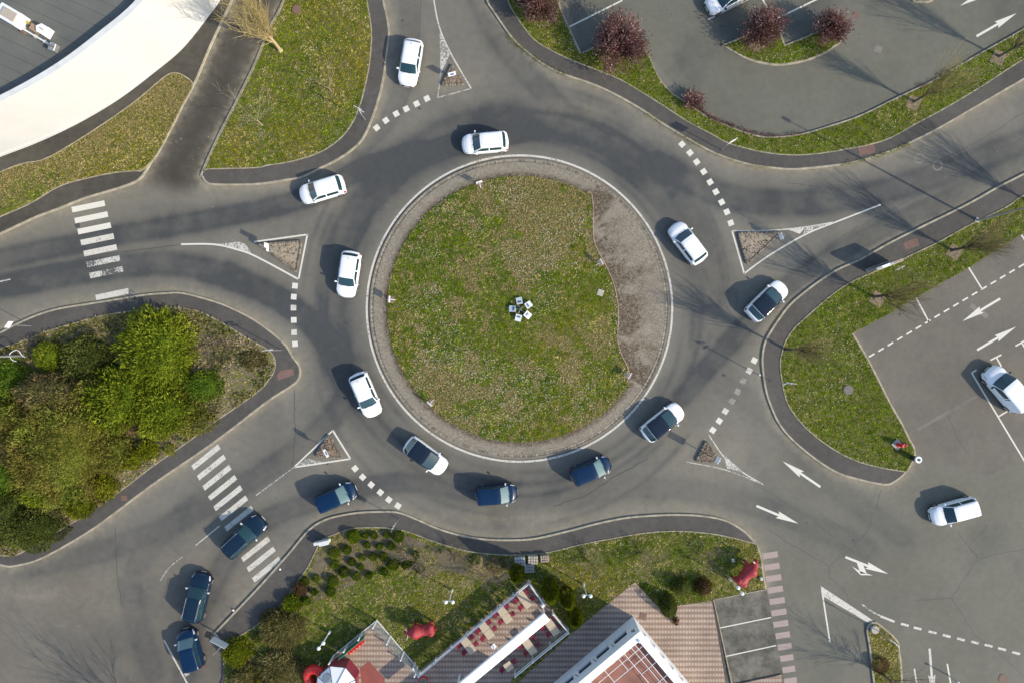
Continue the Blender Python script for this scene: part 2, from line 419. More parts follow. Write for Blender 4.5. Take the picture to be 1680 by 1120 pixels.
k_p = curve([(1184,75),(1184,75),(1226,58),(1262,40),(1275,38),(1275,38),(1287,75),(1287,75),(1342,52),(1372,36),(1384,48),(1380,69),(1370,77),(1352,89),(1322,101),(1285,108),(1260,107),(1230,100),(1205,88),(1184,75)])
k_q = curve([(1490,-40),(1495,0),(1512,5),(1532,0),(1560,-40)])

# lawns inside them
l_b = curve([(290,121),(305,127),(317,141),(300,175),(280,215),(258,255),(235,280),(225,281),(190,284),(150,292),(100,306),(50,335),(0,357),(-80,392),(-80,320),(0,284),(40,269),(75,262),(125,234),(185,195),(225,166),(250,145),(275,125)], True)
l_c = curve([(473,-60),(468,0),(443,51),(423,101),(393,163),(363,221),(337,278),(345,278),(420,276),(440,272),(482,265),(527,250),(560,227),(580,200),(592,170),(600,140),(606,110),(609,82),(610,55),(607.5,32),(602,0),(594,-60)], True)
lo_ne = [(805,-60),(832,0),(840,17),(855,40),(877,67),(910,87),(950,105),(995,122),(1025,136),(1060,157),(1090,176),(1127,200),(1165,220),(1190,234),(1215,242),(1260,252),(1317,255),(1385,246),(1450,231),(1505,202),(1555,175),(1610,142),(1680,97),(1790,36)]
l_ne = curve(lo_ne) + [(x - .8 if i < 14 else x, y + 2.4) for i, (x, y) in enumerate(curve(u_ne))] + [(1018,63),(969,83),(951,92),(917,17),(902,-60)]
lo_e = [(1790,266),(1680,320),(1650,340),(1585,372),(1542,396),(1500,416),(1460,435),(1420,452),(1392,465),(1360,487),(1322,520),(1301,540),(1289,558),(1282,578),(1279,600),(1282,623),(1286,645),(1296,670),(1322,702),(1360,732),(1397,752),(1435,764),(1485,773)]
l_e = curve(lo_e) + [(1494,756),(1498,745),(1496,733),(1489,721),(1477,696),(1457,661),(1427,601),(1396,547),(1470,508),(1514,481),(1588,439),(1674,385),(1790,315)]
l_w = curve([(-80,600),(0,572),(12,568),(37,560),(75,545),(125,530),(175,517),(225,510),(275,506),(310,507),(337,515),(375,535),(410,557),(435,570),(447,580),(452,592),(451,607),(442,622),(420,645),(345,697),(312,722),(250,765),(210,796),(147,840),(107,864),(55,895),(25,910),(0,909),(-80,900)], True)
lo_s = [(366,1059),(420,1025),(452,1000),(470,980),(487,955),(505,930),(520,900),(527,885),(550,875),(575,866),(605,864),(640,865),(670,871),(707,885),(745,897),(782,905),(840,909),(897,905),(952,892),(1015,880),(1065,872),(1115,870),(1165,874),(1202,881),(1240,891)]
l_s = curve(lo_s) + [(1246,913),(1249,936),(1254,963),(1168,981),(1160,1220),(340,1220),(370,1110)]
l_i = [(CXa, CYa) for CXa, CYa in curve([(1439,1180),(1435,1120),(1428,1060),(1424.5,1036),(1427,1027),(1432,1022.5),(1441,1025),(1467.5,1048.5),(1472,1066),(1476,1100),(1479,1180)])]
def shrink(poly, d):
    """move every point of a closed outline inwards by d pixels"""
    q = poly if area(poly) > 0 else poly[::-1]; n = len(q); out = []
    for i in range(n):
        (x0, y0), (x1, y1) = q[i - 1], q[(i + 1) % n]; dx, dy = x1 - x0, y1 - y0; l = math.hypot(dx, dy) or 1
        out.append((q[i][0] - dy / l * d, q[i][1] + dx / l * d))
    return out
l_p = shrink(k_p, 2.6); l_q = shrink(k_q, 2.6)

# ------------------------------------------------------------------ ground: one sheet, wear of tyres and dust as surface attributes
def ground():
    xs = np.concatenate([[-900, -400, -150, -80], np.arange(-52, 52.01, .21), [80, 150, 400, 900]])
    ys = np.concatenate([[-900, -400, -150, -70], np.arange(-37, 37.01, .21), [70, 150, 400, 900]])
    X, Y = np.meshgrid(xs, ys); nx, ny = len(xs), len(ys)
    V = np.stack([X.ravel(), Y.ravel(), np.zeros(nx * ny)], 1)
    i = np.arange(nx - 1)[None, :] + np.arange(ny - 1)[:, None] * nx; i = i.ravel()
    F = np.stack([i, i + 1, i + nx + 1, i + nx], 1)
    o = fast_mesh('road_ground', V, F, M['road'])
    P = np.stack([V[:, 0] / S + 840, 560 - V[:, 1] / S], 1)
    wear = np.zeros(len(P))
    def lane(pts, wid, st, tracks=True):
        nonlocal wear
        d = dist_line(P, curve(pts, n=4))
        n = .55 + .9 * fbm(P, 1 / 60, 5, 3)
        w = 1.3 * st * np.exp(-(d / wid) ** 2)
        if tracks: w = w * .75 + st * .42 * np.exp(-((d - wid * .62) / (wid * .24)) ** 2)
        wear = np.maximum(wear, w * n) + .25 * np.minimum(wear, w * n)
    r = np.hypot(P[:, 0] - CX, P[:, 1] - CY); th = np.degrees(np.arctan2(P[:, 1] - CY, P[:, 0] - CX)) % 360
    str_ = .66 + .34 * np.cos(np.radians(th - 235)) ; nn = .6 + .8 * fbm(np.stack([th * 2.2, r * 1.1], 1), 1 / 34, 9, 3)
    wear = (1.15 * np.exp(-((r - 300) / 40) ** 2) + .4 * np.exp(-((r - 288) / 9) ** 2) + .35 * np.exp(-((r - 330) / 9) ** 2)) * str_ * nn * .78
    for q, (rad, sg) in enumerate(((268, 5), (281, 4), (293, 5), (312, 4), (324, 5), (337, 4), (350, 5), (362, 4))):
        wear += .42 * np.exp(-((r - rad - 6 * np.sin(np.radians(th * 2 + 40 * q))) / sg) ** 2) * smooth01(fbm(np.stack([th * .9, np.full(len(th), q * 7.)], 1), 1 / 22, 60 + q, 2), .42, .7)
    lane([(668,-60),(672,60),(666,120),(640,190),(590,245),(520,300)], 20, .45)
    lane([(560,590),(500,520),(400,462),(300,435),(200,437),(0,470),(-80,490)], 26, 1.0)
    lane([(870,215),(740,240),(600,275),(520,318),(400,350),(200,385),(0,425),(-80,440)], 22, .95)
    lane([(1180,470),(1090,280),(960,210),(850,105),(790,10),(770,-60)], 24, .55)
    lane([(1690,230),(1500,300),(1350,330),(1200,325),(1080,270)], 28, .85)
    lane([(1120,650),(1200,560),(1280,480),(1400,400),(1560,325),(1720,240)], 22, .75)
    lane([(1080,640),(1160,620),(1270,690),(1360,790),(1480,880)], 22, .35)
    lane([(820,850),(960,812),(1100,800),(1260,835),(1420,900)], 24, .35)
    lane([(300,1120),(330,1000),(410,870),(540,815),(660,790),(800,810)], 22, .6)
    lane([(590,600),(540,690),(440,770),(300,850),(180,900),(40,930)], 24, .5)
    lane([(250,1100),(215,960),(270,870),(380,790)], 24, .45)
    wear *= smooth01(r, 250, 262)
    for c, sx, sy, a in ((1150,60,100,.0),):
        pass
    wear += .26 * smooth01(fbm(P, 1 / 90, 21, 4), .5, .75)
    dust = np.zeros(len(P))
    for ln in (k_nw, k_c, k_ne, k_e, k_w, k_s):
        d = dist_line(P, ln[::2] + [ln[-1]]); dust = np.maximum(dust, .85 * np.exp(-(d / 9) ** 2) + .3 * np.exp(-(d / 26) ** 2))
    for x, y, sx, sy, a in ((742,140,45,30,.6),(1160,750,60,45,.6),(1245,400,60,40,.4),(450,410,80,40,.4),(535,745,55,35,.5),(870,850,120,16,.9),(690,850,60,12,.6),
                            (430,1000,55,60,.75),(1090,835,90,14,.8),(960,180,90,20,.55),(1400,60,200,60,.25),(150,960,200,50,.35),(480,330,70,10,.3),(1260,372,40,5,.9),(1180,500,40,80,.35),(640,330,30,30,.3),(60,975,90,16,.7)):
        dust = np.maximum(dust, a * np.exp(-((P[:, 0] - x) / sx) ** 2 - ((P[:, 1] - y) / sy) ** 2))
    dust *= (1 - .6 * np.clip(wear, 0, 1))
    ne = inside(P, [(905,-90),(953,88),(1055,77),(1130,172),(1227,219),(1310,221),(1472,160),(1680,47),(1800,-30),(1800,-90)])
    ea = inside(P, [(1399,546),(1674,382),(1800,300),(1800,700),(1620,780),(1501,745)])
    big = (1 - smooth01(np.abs(P[:, 0] - 840), 900, 1000)) * (1 - smooth01(np.abs(P[:, 1] - 560), 640, 740))
    wear = wear * np.where(ne | ea, .12, 1.0) * big
    wear += ne * .55 * smooth01(fbm(P, 1 / 110, 31, 4), .46, .72) * (P[:, 1] < 150) + ea * .2 * smooth01(fbm(P, 1 / 60, 33, 3), .5, .8)
    south = smooth01(P[:, 0] + .2 * P[:, 1], 1330, 1480) * (P[:, 1] > 600)
    warm = np.maximum(ea * .9, smooth01(P[:, 1], 820, 960) * (P[:, 0] < 420) * .9)
    drp = curve([(478,-90),(465,0),(440,50),(420,100),(390,162),(360,220),(332,282)]) + [(318,330),(225,318)] + curve([(245,275),(262,245),(290,190),(320,140),(350,70),(383,0)]) + [(400,-90)]
    drive = inside(P, drp) * (1 - smooth01(P[:, 1] + 7 * np.sin(P[:, 0] / 17), 285, 325)) * big
    for nm, v in (('drive', drive), ('wear', wear * (1 - .8 * drive)), ('dust', dust * np.where(ne | ea, .25, 1)), ('tone', np.maximum(ne * 1.0, south * .7)), ('warm', warm)):
        a = o.data.attributes.new(nm, 'FLOAT', 'POINT'); a.data.foreach_set('value', np.clip(v, 0, 1.3).astype(np.float32))
    return tag(o, 'grey worn asphalt of the roads, roundabout lane and car parks', 'road', kind='structure')
ground()

def slab(name, poly, z, mat, label):
    return tag(MB().prism(gp(poly), -.05, z).build(name, mat), label, 'pavement', kind='structure')
slab('pavement', p_nw, .12, M['drive'], 'dark asphalt strip along the curved white building')
slab('pavement', k_c, .12, M['pave'], 'dark pavement wrapping the lawn with the bare willow')
slab('pavement', p_ne, .12, M['pave'], 'dark pavement curving along the upper right road')
slab('pavement', p_e, .12, M['pave'], 'dark pavement round the right hand lawn')
slab('pavement', p_w, .12, M['pave'], 'dark pavement round the shrub garden on the left')
slab('pavement', p_s, .12, M['pave'], 'dark pavement in front of the restaurant garden')
def kerb(line, label, w=.15, z=.135, off=-.012):
    L = gp(line); s = 1
    tag(MB().strip(L, off, w, -.03, z).build('kerb', M['kerb']), label, 'kerb', kind='structure')
def oriented(line, poly):
    """kerb lines run with the island on their left (in metres, y up)"""
    return line if area(gp(poly)) > 0 else line[::-1]
for ln, po, lb in ((k_nw, p_nw, 'pale kerb along the building strip'), (k_c, k_c, 'pale kerb round the willow lawn'), (k_ne, p_ne, 'pale kerb of the upper right road'),
                   (curve(u_ne) + u_ne2[1:], p_ne, 'kerb of the upper car park'), (k_e, p_e, 'pale kerb round the right hand lawn'), (u_e, p_e, 'kerb of the right car park'),
                   (k_w, k_w, 'pale kerb round the shrub garden'), (k_s, p_s, 'pale kerb in front of the restaurant garden'), (k_i, k_i, 'kerb of the small planted island'),
                   (k_p, k_p, 'kerb of the planted car park bed'), (k_q, k_q, 'kerb of the small bed at the top edge')):
    kerb(oriented(ln, po), lb)
for ln, lb in ((l_b, 'edging of the dry lawn by the building'), (l_c, 'edging of the willow lawn'), (curve(lo_ne), 'edging of the upper right verge'), (curve(lo_e), 'edging of the right hand lawn'),
               (l_w, 'edging of the shrub garden'), (curve(lo_s), 'edging of the restaurant garden'), ([(1257,965),(1170,982),(1200,1120),(1212,1180)], 'edging between restaurant and parking bays')):
    L = gp(ln); tag(MB().strip(L, -.05, .05, 0, .165, closed=(ln in (l_b, l_c, l_w))).build('edging', M['edging']), lb, 'edging', kind='structure')

# ------------------------------------------------------------------ lawns: turf sheet + grass, daisies as uncountable stuff
GREEN, DARK, OLIVE, STRAW, TAN = map(np.array, ((.195,.275,.006), (.085,.160,.004), (.30,.265,.022), (.52,.44,.185), (.47,.355,.175)))
def grass_cols(P, seed, dry=0.0, lush=0.0, fine=.5):
    """clumps of fresh and dark green, olive, straw and bare tan, each tuft with its own tone"""
    a = fbm(P, .16, seed, 4); b = fbm(P, 1.3, seed + 3, 3); c = fbm(P, .6, seed + 6, 4); f = vnoise(P * 3.7, seed + 21); f2 = vnoise(P * 7.5, seed + 22); r = rng.random(len(P))
    col = DARK + (GREEN - DARK) * smooth01(b * .45 + a * .25 + f * .3 + (r - .5) * .3, .30, .62)[:, None]
    col = col + (OLIVE - col) * smooth01(a * .7 + f2 * .3 + (r - .5) * .2 + dry * .35 - lush * .3, .46, .66)[:, None]
    s = smooth01(c * .5 + a * .2 + f * .3 + (rng.random(len(P)) - .5) * .3 + dry * .42 - lush * .2, .54, .72)
    col = col + (STRAW - col) * (s * .85)[:, None]
    t = smooth01(fbm(P, 1.2, seed + 11, 3) * .7 + f2 * .3 + (r - .5) * .12 + dry * .3 - lush * .2, .64, .74)
    col = col + (TAN - col) * (t * .95)[:, None]
    return col * 1.12 * np.clip((.66 + .42 * f2 + .30 * f) * np.exp(.20 * rng.normal(size=len(P))), .35, 1.9)[:, None]

def blades(name, P, Z, cols, label, hmin=.05, hmax=.13, wid=.075, k=3, cat='grass'):
    n = len(P); P3 = np.concatenate([P, Z[:, None]], 1)
    P3 = np.repeat(P3, k, 0); cols = np.repeat(cols, k, 0); n *= k
    a = rng.random(n) * 2 * PI; tl = rng.random(n) * .7 + .6; hh = hmin + (hmax - hmin) * rng.random(n)
    d = np.stack([np.cos(a) * np.sin(tl), np.sin(a) * np.sin(tl), np.cos(tl)], 1) * hh[:, None]
    b = a + PI / 2; wv = np.stack([np.cos(b), np.sin(b), np.zeros(n)], 1) * (wid * (.6 + .8 * rng.random(n)))[:, None]
    base = P3 + (rng.random((n, 3)) - .5) * [.10, .10, 0]
    V = np.stack([base - wv * .5, base + wv * .5, base + d], 1).reshape(-1, 3)
    F = np.arange(3 * n).reshape(-1, 3)
    cc = np.repeat(cols * (.85 + .3 * rng.random((n, 1))), 3, 0)
    o = fast_mesh(name, V, F, M['grass'], col=cc)
    return tag(o, label, cat, kind='stuff')

def scatter(poly_m, dens, holes=()):
    p = np.array(poly_m); lo = np.maximum(p.min(0), [-50, -34.5]); hi = np.minimum(p.max(0), [50, 34.5])
    n = int(dens * (hi - lo).prod()); Q = lo + rng.random((n, 2)) * (hi - lo)
    m = inside(Q, poly_m)
    for h in holes: m &= ~inside(Q, h)
    return Q[m]

def daisies(P, Z, label):
    n = len(P); r = .014 + .022 * rng.random(n); a = rng.random(n) * PI
    ang = a[:, None] + np.arange(4) * PI / 2
    V = np.stack([P[:, :1] + np.cos(ang) * r[:, None], P[:, 1:] + np.sin(ang) * r[:, None], (Z + .07 + .05 * rng.random(n))[:, None] + (rng.random((n, 4)) - .5) * .03], 2).reshape(-1, 3)
    return tag(fast_mesh('daisies', V, np.arange(4 * n).reshape(-1, 4), M['petal']), label, 'daisies', kind='stuff')

def lawn(poly, z, dens, seed, what, dry=0., lush=0., flowers=0., holes=(), soil='turf', hm=.12, mound=None, grad=False):
    pm = ccw(gp(poly)); hs = [gp(h) for h in holes]
    tag(MB().sheet(pm, z).build('lawn', M[soil]), 'ground of ' + what, 'lawn', kind='structure')
    Q = scatter(pm, dens, hs)
    cols = grass_cols(Q, seed, dry, lush)
    if grad:      # parched along the building side, green towards the road
        d = dist_line(np.stack([Q[:, 0] / S + 840, 560 - Q[:, 1] / S], 1), [(-80, 320), (0, 284), (125, 234), (225, 166), (290, 121), (317, 141), (300, 170)])
        q = rng.random(len(Q)) < np.exp(-(d / 50) ** 2) * 1.1 - .35 * smooth01(fbm(Q, .5, 909, 3), .45, .65); cols[q] = (STRAW * .45 + TAN * .4) * (.7 + .5 * rng.random((q.sum(), 1)))
    blades('grass', Q, np.full(len(Q), z), cols, 'grass of ' + what, hmax=hm)
    if flowers:
        D = scatter(pm, flowers * 4, hs); f = fbm(D, .35, seed + 40, 3); D = D[f + rng.random(len(D)) * .3 > .77]
        if len(D): daisies(D, np.full(len(D), z), 'small white daisies in ' + what)

brick_a = [(619,1014),(690,1098),(867,948.5),(890,980),(905,997),(932,1028),(846,1100),(800,1190),(510,1190),(541,1092),(550,1073)]
brick_b = [(1041,953),(1086,1001),(1110,992),(1167,983.5),(1190,1120),(1196,1190),(780,1190),(864,1104),(952,1025)]
Zl = .15
mulch = curve([(528,893),(560,877),(605,868),(650,870),(700,890),(745,904),(830,914),(842,935),(815,955),(770,945),(735,935),(700,945),(660,925),(622,930),(585,955),(550,972),(515,985),(488,985),(487,965),(510,935)], True)
def flat_soil(p):
    tag(MB().sheet(gp(p), .156).build('garden_bed', M['mulch']), 'brown mulch bed under the clipped bushes', 'garden bed', kind='structure')
    Q = scatter(gp(p), 60); Q = Q[fbm(Q, .5, 556, 3) > .40]; blades('grass', Q, np.full(len(Q), .156), grass_cols(Q, 555, .10) * .8, 'thin weeds in the mulch bed')
lawn(l_b, Zl, 75, 101, 'the dry lawn by the curved building', dry=.16, grad=True)
lawn(l_c, Zl, 75, 131, 'the lawn under the bare willow', dry=-.06, lush=.14, flowers=3)
lawn(l_ne, Zl, 75, 161, 'the upper right verge', dry=-.08, lush=.36, flowers=3)
lawn(l_e, Zl, 75, 191, 'the right hand lawn', dry=-.1, lush=.26, flowers=3)
lawn(l_p, Zl, 75, 221, 'the car park bed', dry=-.1, lush=.4, flowers=4)
lawn(l_q, Zl, 60, 231, 'the bed at the top edge', lush=.1)
lawn(l_i, Zl, 70, 241, 'the small island by the bottom edge', dry=.18)
lawn(l_w, Zl, 34, 251, 'the shrub garden', dry=.30, soil='soil', hm=.16)
lawn(l_s, Zl, 70, 281, 'the restaurant garden', dry=.02, lush=.05, flowers=3, holes=(brick_a, brick_b, mulch))
flat_soil(mulch)

# central island: setts apron and domed lawn
def dome(r): return np.where(r < 218, .16 + .45 * (1 - (r / 218) ** 2), .16 - .04 * (r - 218) / 30)
cut = curve([(963,316),(970,319),(973,345),(972,372),(974,398),(984,420),(996,443),(1006,468),(1012,498),(1013,530),(1012,555),(1017,578),(1027,598),(1031,612),(1028,627)])
gcirc = [(853 + 217.5 * math.cos(math.radians(a)), 507 + 217.5 * math.sin(math.radians(a))) for a in np.arange(34.5, 301, 1.5)]
gpoly = gcirc + cut
def central():
    na, nr = 420, 34
    aa = np.linspace(0, 2 * PI, na, endpoint=False); rr = np.linspace(105, 245.5, nr)
    A, R = np.meshgrid(aa, rr); px = CX + R * np.cos(A); py = CY + R * np.sin(A)
    V = np.stack([(px - 840) * S, (560 - py) * S, dome(R) - .03], 2).reshape(-1, 3); V[:, 2] = np.where(R.ravel() > 240, .10, V[:, 2])
    i = (np.arange(nr - 1)[:, None] * na + np.arange(na)[None, :]).ravel(); j = (np.arange(nr - 1)[:, None] * na + (np.arange(na)[None, :] + 1) % na).ravel()
    F = np.stack([i, i + na, j + na, j], 1)
    o = fast_mesh('apron', V, F, M['apron'], smooth=True)
    P = np.stack([px.ravel(), py.ravel()], 1); d = dist_line(P, gpoly + gpoly[:1])
    ang = np.degrees(A.ravel()); east = ((ang < 32) | (ang > 302))
    n = fbm(np.stack([ang * 1.6, R.ravel() * .25], 1), 1 / 9, 3, 4)
    lit = np.where(east, np.exp(-(d / 42) ** 2) * 1.5 * smooth01(n, .22, .50) + .45 * smooth01(n, .5, .75), 1.3 * np.exp(-(d / 6) ** 2) + .22 * smooth01(n, .5, .8))
    a = o.data.attributes.new('litter', 'FLOAT', 'POINT'); a.data.foreach_set('value', lit.astype(np.float32))
    tag(o, 'ring of grey brown stone setts round the central lawn', 'apron', kind='structure')
    # sett kerb ring
    n = 620; V = []; F = []; col = []
    for q in range(n):
        a0 = 2 * PI * (q + .12) / n; a1 = 2 * PI * (q + .88) / n; b = len(V); c = .6 + .8 * rnd.random(); k = (.27 * c, .24 * c, .19 * c)
        for z in (.02, .125):
            for r0, t in ((239.3, a0), (239.3, a1), (243.6, a1), (243.6, a0)):
                x, y = g(CX + r0 * math.cos(t), CY + r0 * math.sin(t)); V.append((x, y, z)); col.append(k)
        F += [(b + 4, b + 7, b + 6, b + 5), (b, b + 1, b + 5, b + 4), (b + 1, b + 2, b + 6, b + 5), (b + 2, b + 3, b + 7, b + 6), (b + 3, b, b + 4, b + 7)]
    tag(fast_mesh('kerb', V, F, M['stone'], col=np.array(col)), 'ring of small sett kerb stones round the central island', 'kerb', kind='structure')
    # lawn as concentric rings
    th = np.linspace(0, 2 * PI, 240, endpoint=False); G = np.array(gpoly); rm = []
    for t in th:
        dx, dy = math.cos(t), math.sin(t); best = 217
        for (x0, y0), (x1, y1) in zip(gpoly, gpoly[1:] + gpoly[:1]):
            ex, ey = x1 - x0, y1 - y0; den = dx * ey - dy * ex
            if abs(den) < 1e-9: continue
            s = ((x0 - 853) * ey - (y0 - 507) * ex) / den; u = ((x0 - 853) * dy - (y0 - 507) * dx) / den
            if s > 0 and -1e-6 <= u <= 1 + 1e-6: best = s
        rm.append(best)
    rm = np.array(rm); fr = np.linspace(.02, 1, 14)
    R = fr[:, None] * rm[None, :]; px = 853 + R * np.cos(th); py = 507 + R * np.sin(th); rc = np.hypot(px - CX, py - CY)
    V = np.stack([(px - 840) * S, (560 - py) * S, dome(rc)], 2).reshape(-1, 3); na, nr = 240, 14
    i = (np.arange(nr - 1)[:, None] * na + np.arange(na)[None, :]).ravel(); j = (np.arange(nr - 1)[:, None] * na + (np.arange(na)[None, :] + 1) % na).ravel()
    V = np.concatenate([V, [[(853 - 840) * S, (560 - 507) * S, dome(np.array([0.]))[0]]]]); F = np.stack([i, i + na, j + na, j], 1)
    cap = np.stack([np.full(na, len(V) - 1), np.arange(na), (np.arange(na) + 1) % na, (np.arange(na) + 1) % na], 1)
    o = fast_mesh('lawn', V, F, M['turf'], smooth=True)
    tag(o, 'ground of the round central lawn', 'lawn', kind='structure')
    pm = ccw(gp(gpoly)); Q = scatter(pm, 95); PX = np.stack([Q[:, 0] / S + 840, 560 - Q[:, 1] / S], 1); rq = np.hypot(PX[:, 0] - CX, PX[:, 1] - CY)
    # dry towards the top, patches elsewhere
    cols = grass_cols(Q, 311, .03, .04)
    dryp = 1.15 * np.exp(-((PX[:, 0] - 890) / 85) ** 2 - ((PX[:, 1] - 362) / 75) ** 2) + .6 * np.exp(-((PX[:, 0] - 720) / 60) ** 2 - ((PX[:, 1] - 590) / 40) ** 2) + .5 * np.exp(-((PX[:, 0] - 800) / 90) ** 2 - ((PX[:, 1] - 660) / 30) ** 2) + .4 * np.exp(-((PX[:, 0] - 930) / 50) ** 2 - ((PX[:, 1] - 590) / 40) ** 2)
    grn = np.exp(-((PX[:, 0] - 960) / 55) ** 2 - ((PX[:, 1] - 470) / 45) ** 2) + .7 * np.exp(-((PX[:, 0] - 700) / 45) ** 2 - ((PX[:, 1] - 440) / 60) ** 2) + .6 * np.exp(-((PX[:, 0] - 830) / 60) ** 2 - ((PX[:, 1] - 560) / 50) ** 2)
    pn = fbm(Q, .85, 77, 5); pr = smooth01(pn + .34 * dryp - .12 * grn + .10 * (fbm(Q, .22, 78, 2) - .5), .55, .65)
    m = rng.random(len(Q)) < grn * .7; cols[m] = (GREEN * .85 + DARK * .15) * (.7 + .6 * rng.random((m.sum(), 1)))
    m = rng.random(len(Q)) < pr * .85; mixc = rng.random((m.sum(), 1)); cols[m] = (STRAW * mixc + TAN * (1 - mixc)) * (.62 + .55 * rng.random((m.sum(), 1)))
    blades('grass', Q, dome(rq), cols, 'grass of the round central lawn, dry towards the top')
    D = scatter(pm, 40); f = fbm(D, .30, 371, 4); DX = np.stack([D[:, 0] / S + 840, 560 - D[:, 1] / S], 1)
    pref = .16 * np.exp(-((DX[:, 0] - 900) / 90) ** 2 - ((DX[:, 1] - 360) / 90) ** 2) + .1 * np.exp(-((DX[:, 0] - 740) / 80) ** 2 - ((DX[:, 1] - 610) / 60) ** 2)
    D = D[f + pref + rng.random(len(D)) * .42 > .90]; DX = np.hypot(D[:, 0] / S + 840 - CX, 560 - D[:, 1] / S - CY)
    daisies(D, dome(DX), 'white daisies all over the round central lawn')
    tag(MB().strip(gp(gpoly), -.05, .05, .1, .30, closed=True).build('edging', M['edging']), 'low stone edging of the central lawn', 'edging', kind='structure') if False else None
    c3 = [(*g(x, y), dome(np.array([math.hypot(x - CX, y - CY)]))[0] + .01) for x, y in cut]
    tag(MB().tube(c3, .06, 5).build('edging', M['pinkedge']), 'low stone edging where the lawn meets the wide setts', 'edging', kind='structure')
central()

# ------------------------------------------------------------------ paving, patches, markings
def flat(name, poly, z, mat, label, cat='marking'):
    return tag(MB().sheet(gp(poly), z).build(name, M[mat]), label, cat, kind='structure')
flat('brick_paving', brick_a, .17, 'paver', 'red brown block paving of the restaurant terrace and playground', 'paving')
flat('brick_paving', brick_b, .17, 'paver', 'red brown block paving round the restaurant building', 'paving')
flat('parking_bays', [(1170,983),(1257,966),(1285,1105),(1297,1190),(1203,1190),(1190,1090)], .006, 'bay', 'stained asphalt parking bays beside the restaurant', 'parking bays')
MBx = MB().prism(gp([(1193,1124),(1281,1105),(1290,1190),(1200,1190)]), 0, .14); tag(MBx.build('brick_paving', M['paver']), 'raised block paving closing the parking bays', 'paving', kind='structure')
def rot(cx, cy, L, W, a):
    c, s = math.cos(a), math.sin(a)
    return [(cx + x * c - y * s, cy + x * s + y * c) for x, y in ((-L/2,-W/2),(L/2,-W/2),(L/2,W/2),(-L/2,W/2))]
def multi(name, quads, mat, label, z=.005, cat='marking'):
    m = MB()
    for q in quads: m.sheet(gp(q), z)
    return tag(m.build(name, M[mat]), label, cat, kind='structure')
# zebra crossings
zw = [[(x + 4.9 * i, y + 18.0 * i) for x, y in ((117,340),(171,329),(173,338),(119,349))] for i in range(9)]
multi('zebra_crossing', zw[:3], 'fresh', 'upper bars of the left zebra crossing'); multi('zebra_crossing', zw[3:5], 'used', 'worn middle bars of the left zebra crossing')
multi('zebra_crossing', zw[5:7], 'worn', 'nearly gone bars of the left zebra crossing'); multi('zebra_crossing', [rot(197,457,16,3,-.2)], 'faint', 'last flakes of one bar of the left zebra crossing'); multi('zebra_crossing', zw[8:], 'used', 'lowest bar of the left zebra crossing')
zs = [[(x + 9.05 * i, y + 16.75 * i) for x, y in ((314,763),(357.5,728),(362,735.5),(318,770.5))] for i in range(12)]
multi('zebra_crossing', zs[:6], 'used', 'upper bars of the lower left zebra crossing'); multi('zebra_crossing', zs[6:8], 'used', 'worn bars of the lower left zebra crossing'); multi('zebra_crossing', zs[8:], 'used', 'lower bars of the lower left zebra crossing')
multi('crossing_bars', [rot(1263.6 + 2.85 * i, 910 + 18.75 * i, 25, 9.8, -.15) for i in range(13)], 'pinkbar', 'pinkish crossing bars beside the restaurant parking bays')
# give way dashes
def dashes(pts, label, mats=None, s=9.2):
    for mk in set(mats or ['fresh']):
        qs = []
        for i, (x, y) in enumerate(pts):
            if mats and mats[i] != mk: continue
            a, b = pts[max(i - 1, 0)], pts[min(i + 1, len(pts) - 1)]
            qs.append(rot(x, y, s, s, math.atan2(b[1] - a[1], b[0] - a[0])))
        multi('give_way_dashes', qs, mk, label)
dashes([(618,210),(633,198),(650,187),(666.5,179),(683.5,170.5),(700.5,162)], 'white give way squares across the top entry')
dashes([(1119,237),(1132,251),(1143,266),(1154.5,282),(1165,299),(1174.5,315),(1184,332),(1192.5,348),(1199,366)], 'white give way squares across the upper right entry')
dashes([(1237.5,591),(1229,608),(1219,624.5),(1210,642),(1201,657.5),(1190,674),(1180,690),(1169.5,705)], 'give way squares across the lower right entry', ['fresh','used','ghost','ghost','ghost','used','fresh','fresh'])
dashes([(582.5,768),(595,782),(609,794.5),(624,807),(638,819),(653,829)], 'white give way squares across the lower left entry')
dashes([(484,469),(482,487),(481.5,505),(482,525),(482.5,545),(484,564)], 'white give way squares across the left entry', ['fresh','fresh','used','fresh','used','fresh'])
def line(pts, w, mat, label, z=.005, sm=True):
    L = gp(curve(pts, n=4) if sm and len(pts) > 2 else pts); m = MB(); n = len(L); hw = w * S / 2; vs = []
    for i in range(n):
        a, b = L[max(i - 1, 0)], L[min(i + 1, n - 1)]; dx, dy = b[0] - a[0], b[1] - a[1]; l = math.hypot(dx, dy) or 1
        vs += [(L[i][0] + dy / l * hw, L[i][1] - dx / l * hw, z), (L[i][0] - dy / l * hw, L[i][1] + dx / l * hw, z)]
    m.add(vs, [(2 * i, 2 * i + 2, 2 * i + 3, 2 * i + 1) for i in range(n - 1)])
    return tag(m.build('road_line', M[mat]), label, 'marking', kind='structure')
line(circ(250.6), 3.3, 'used', 'white ring line round the central island', sm=False)
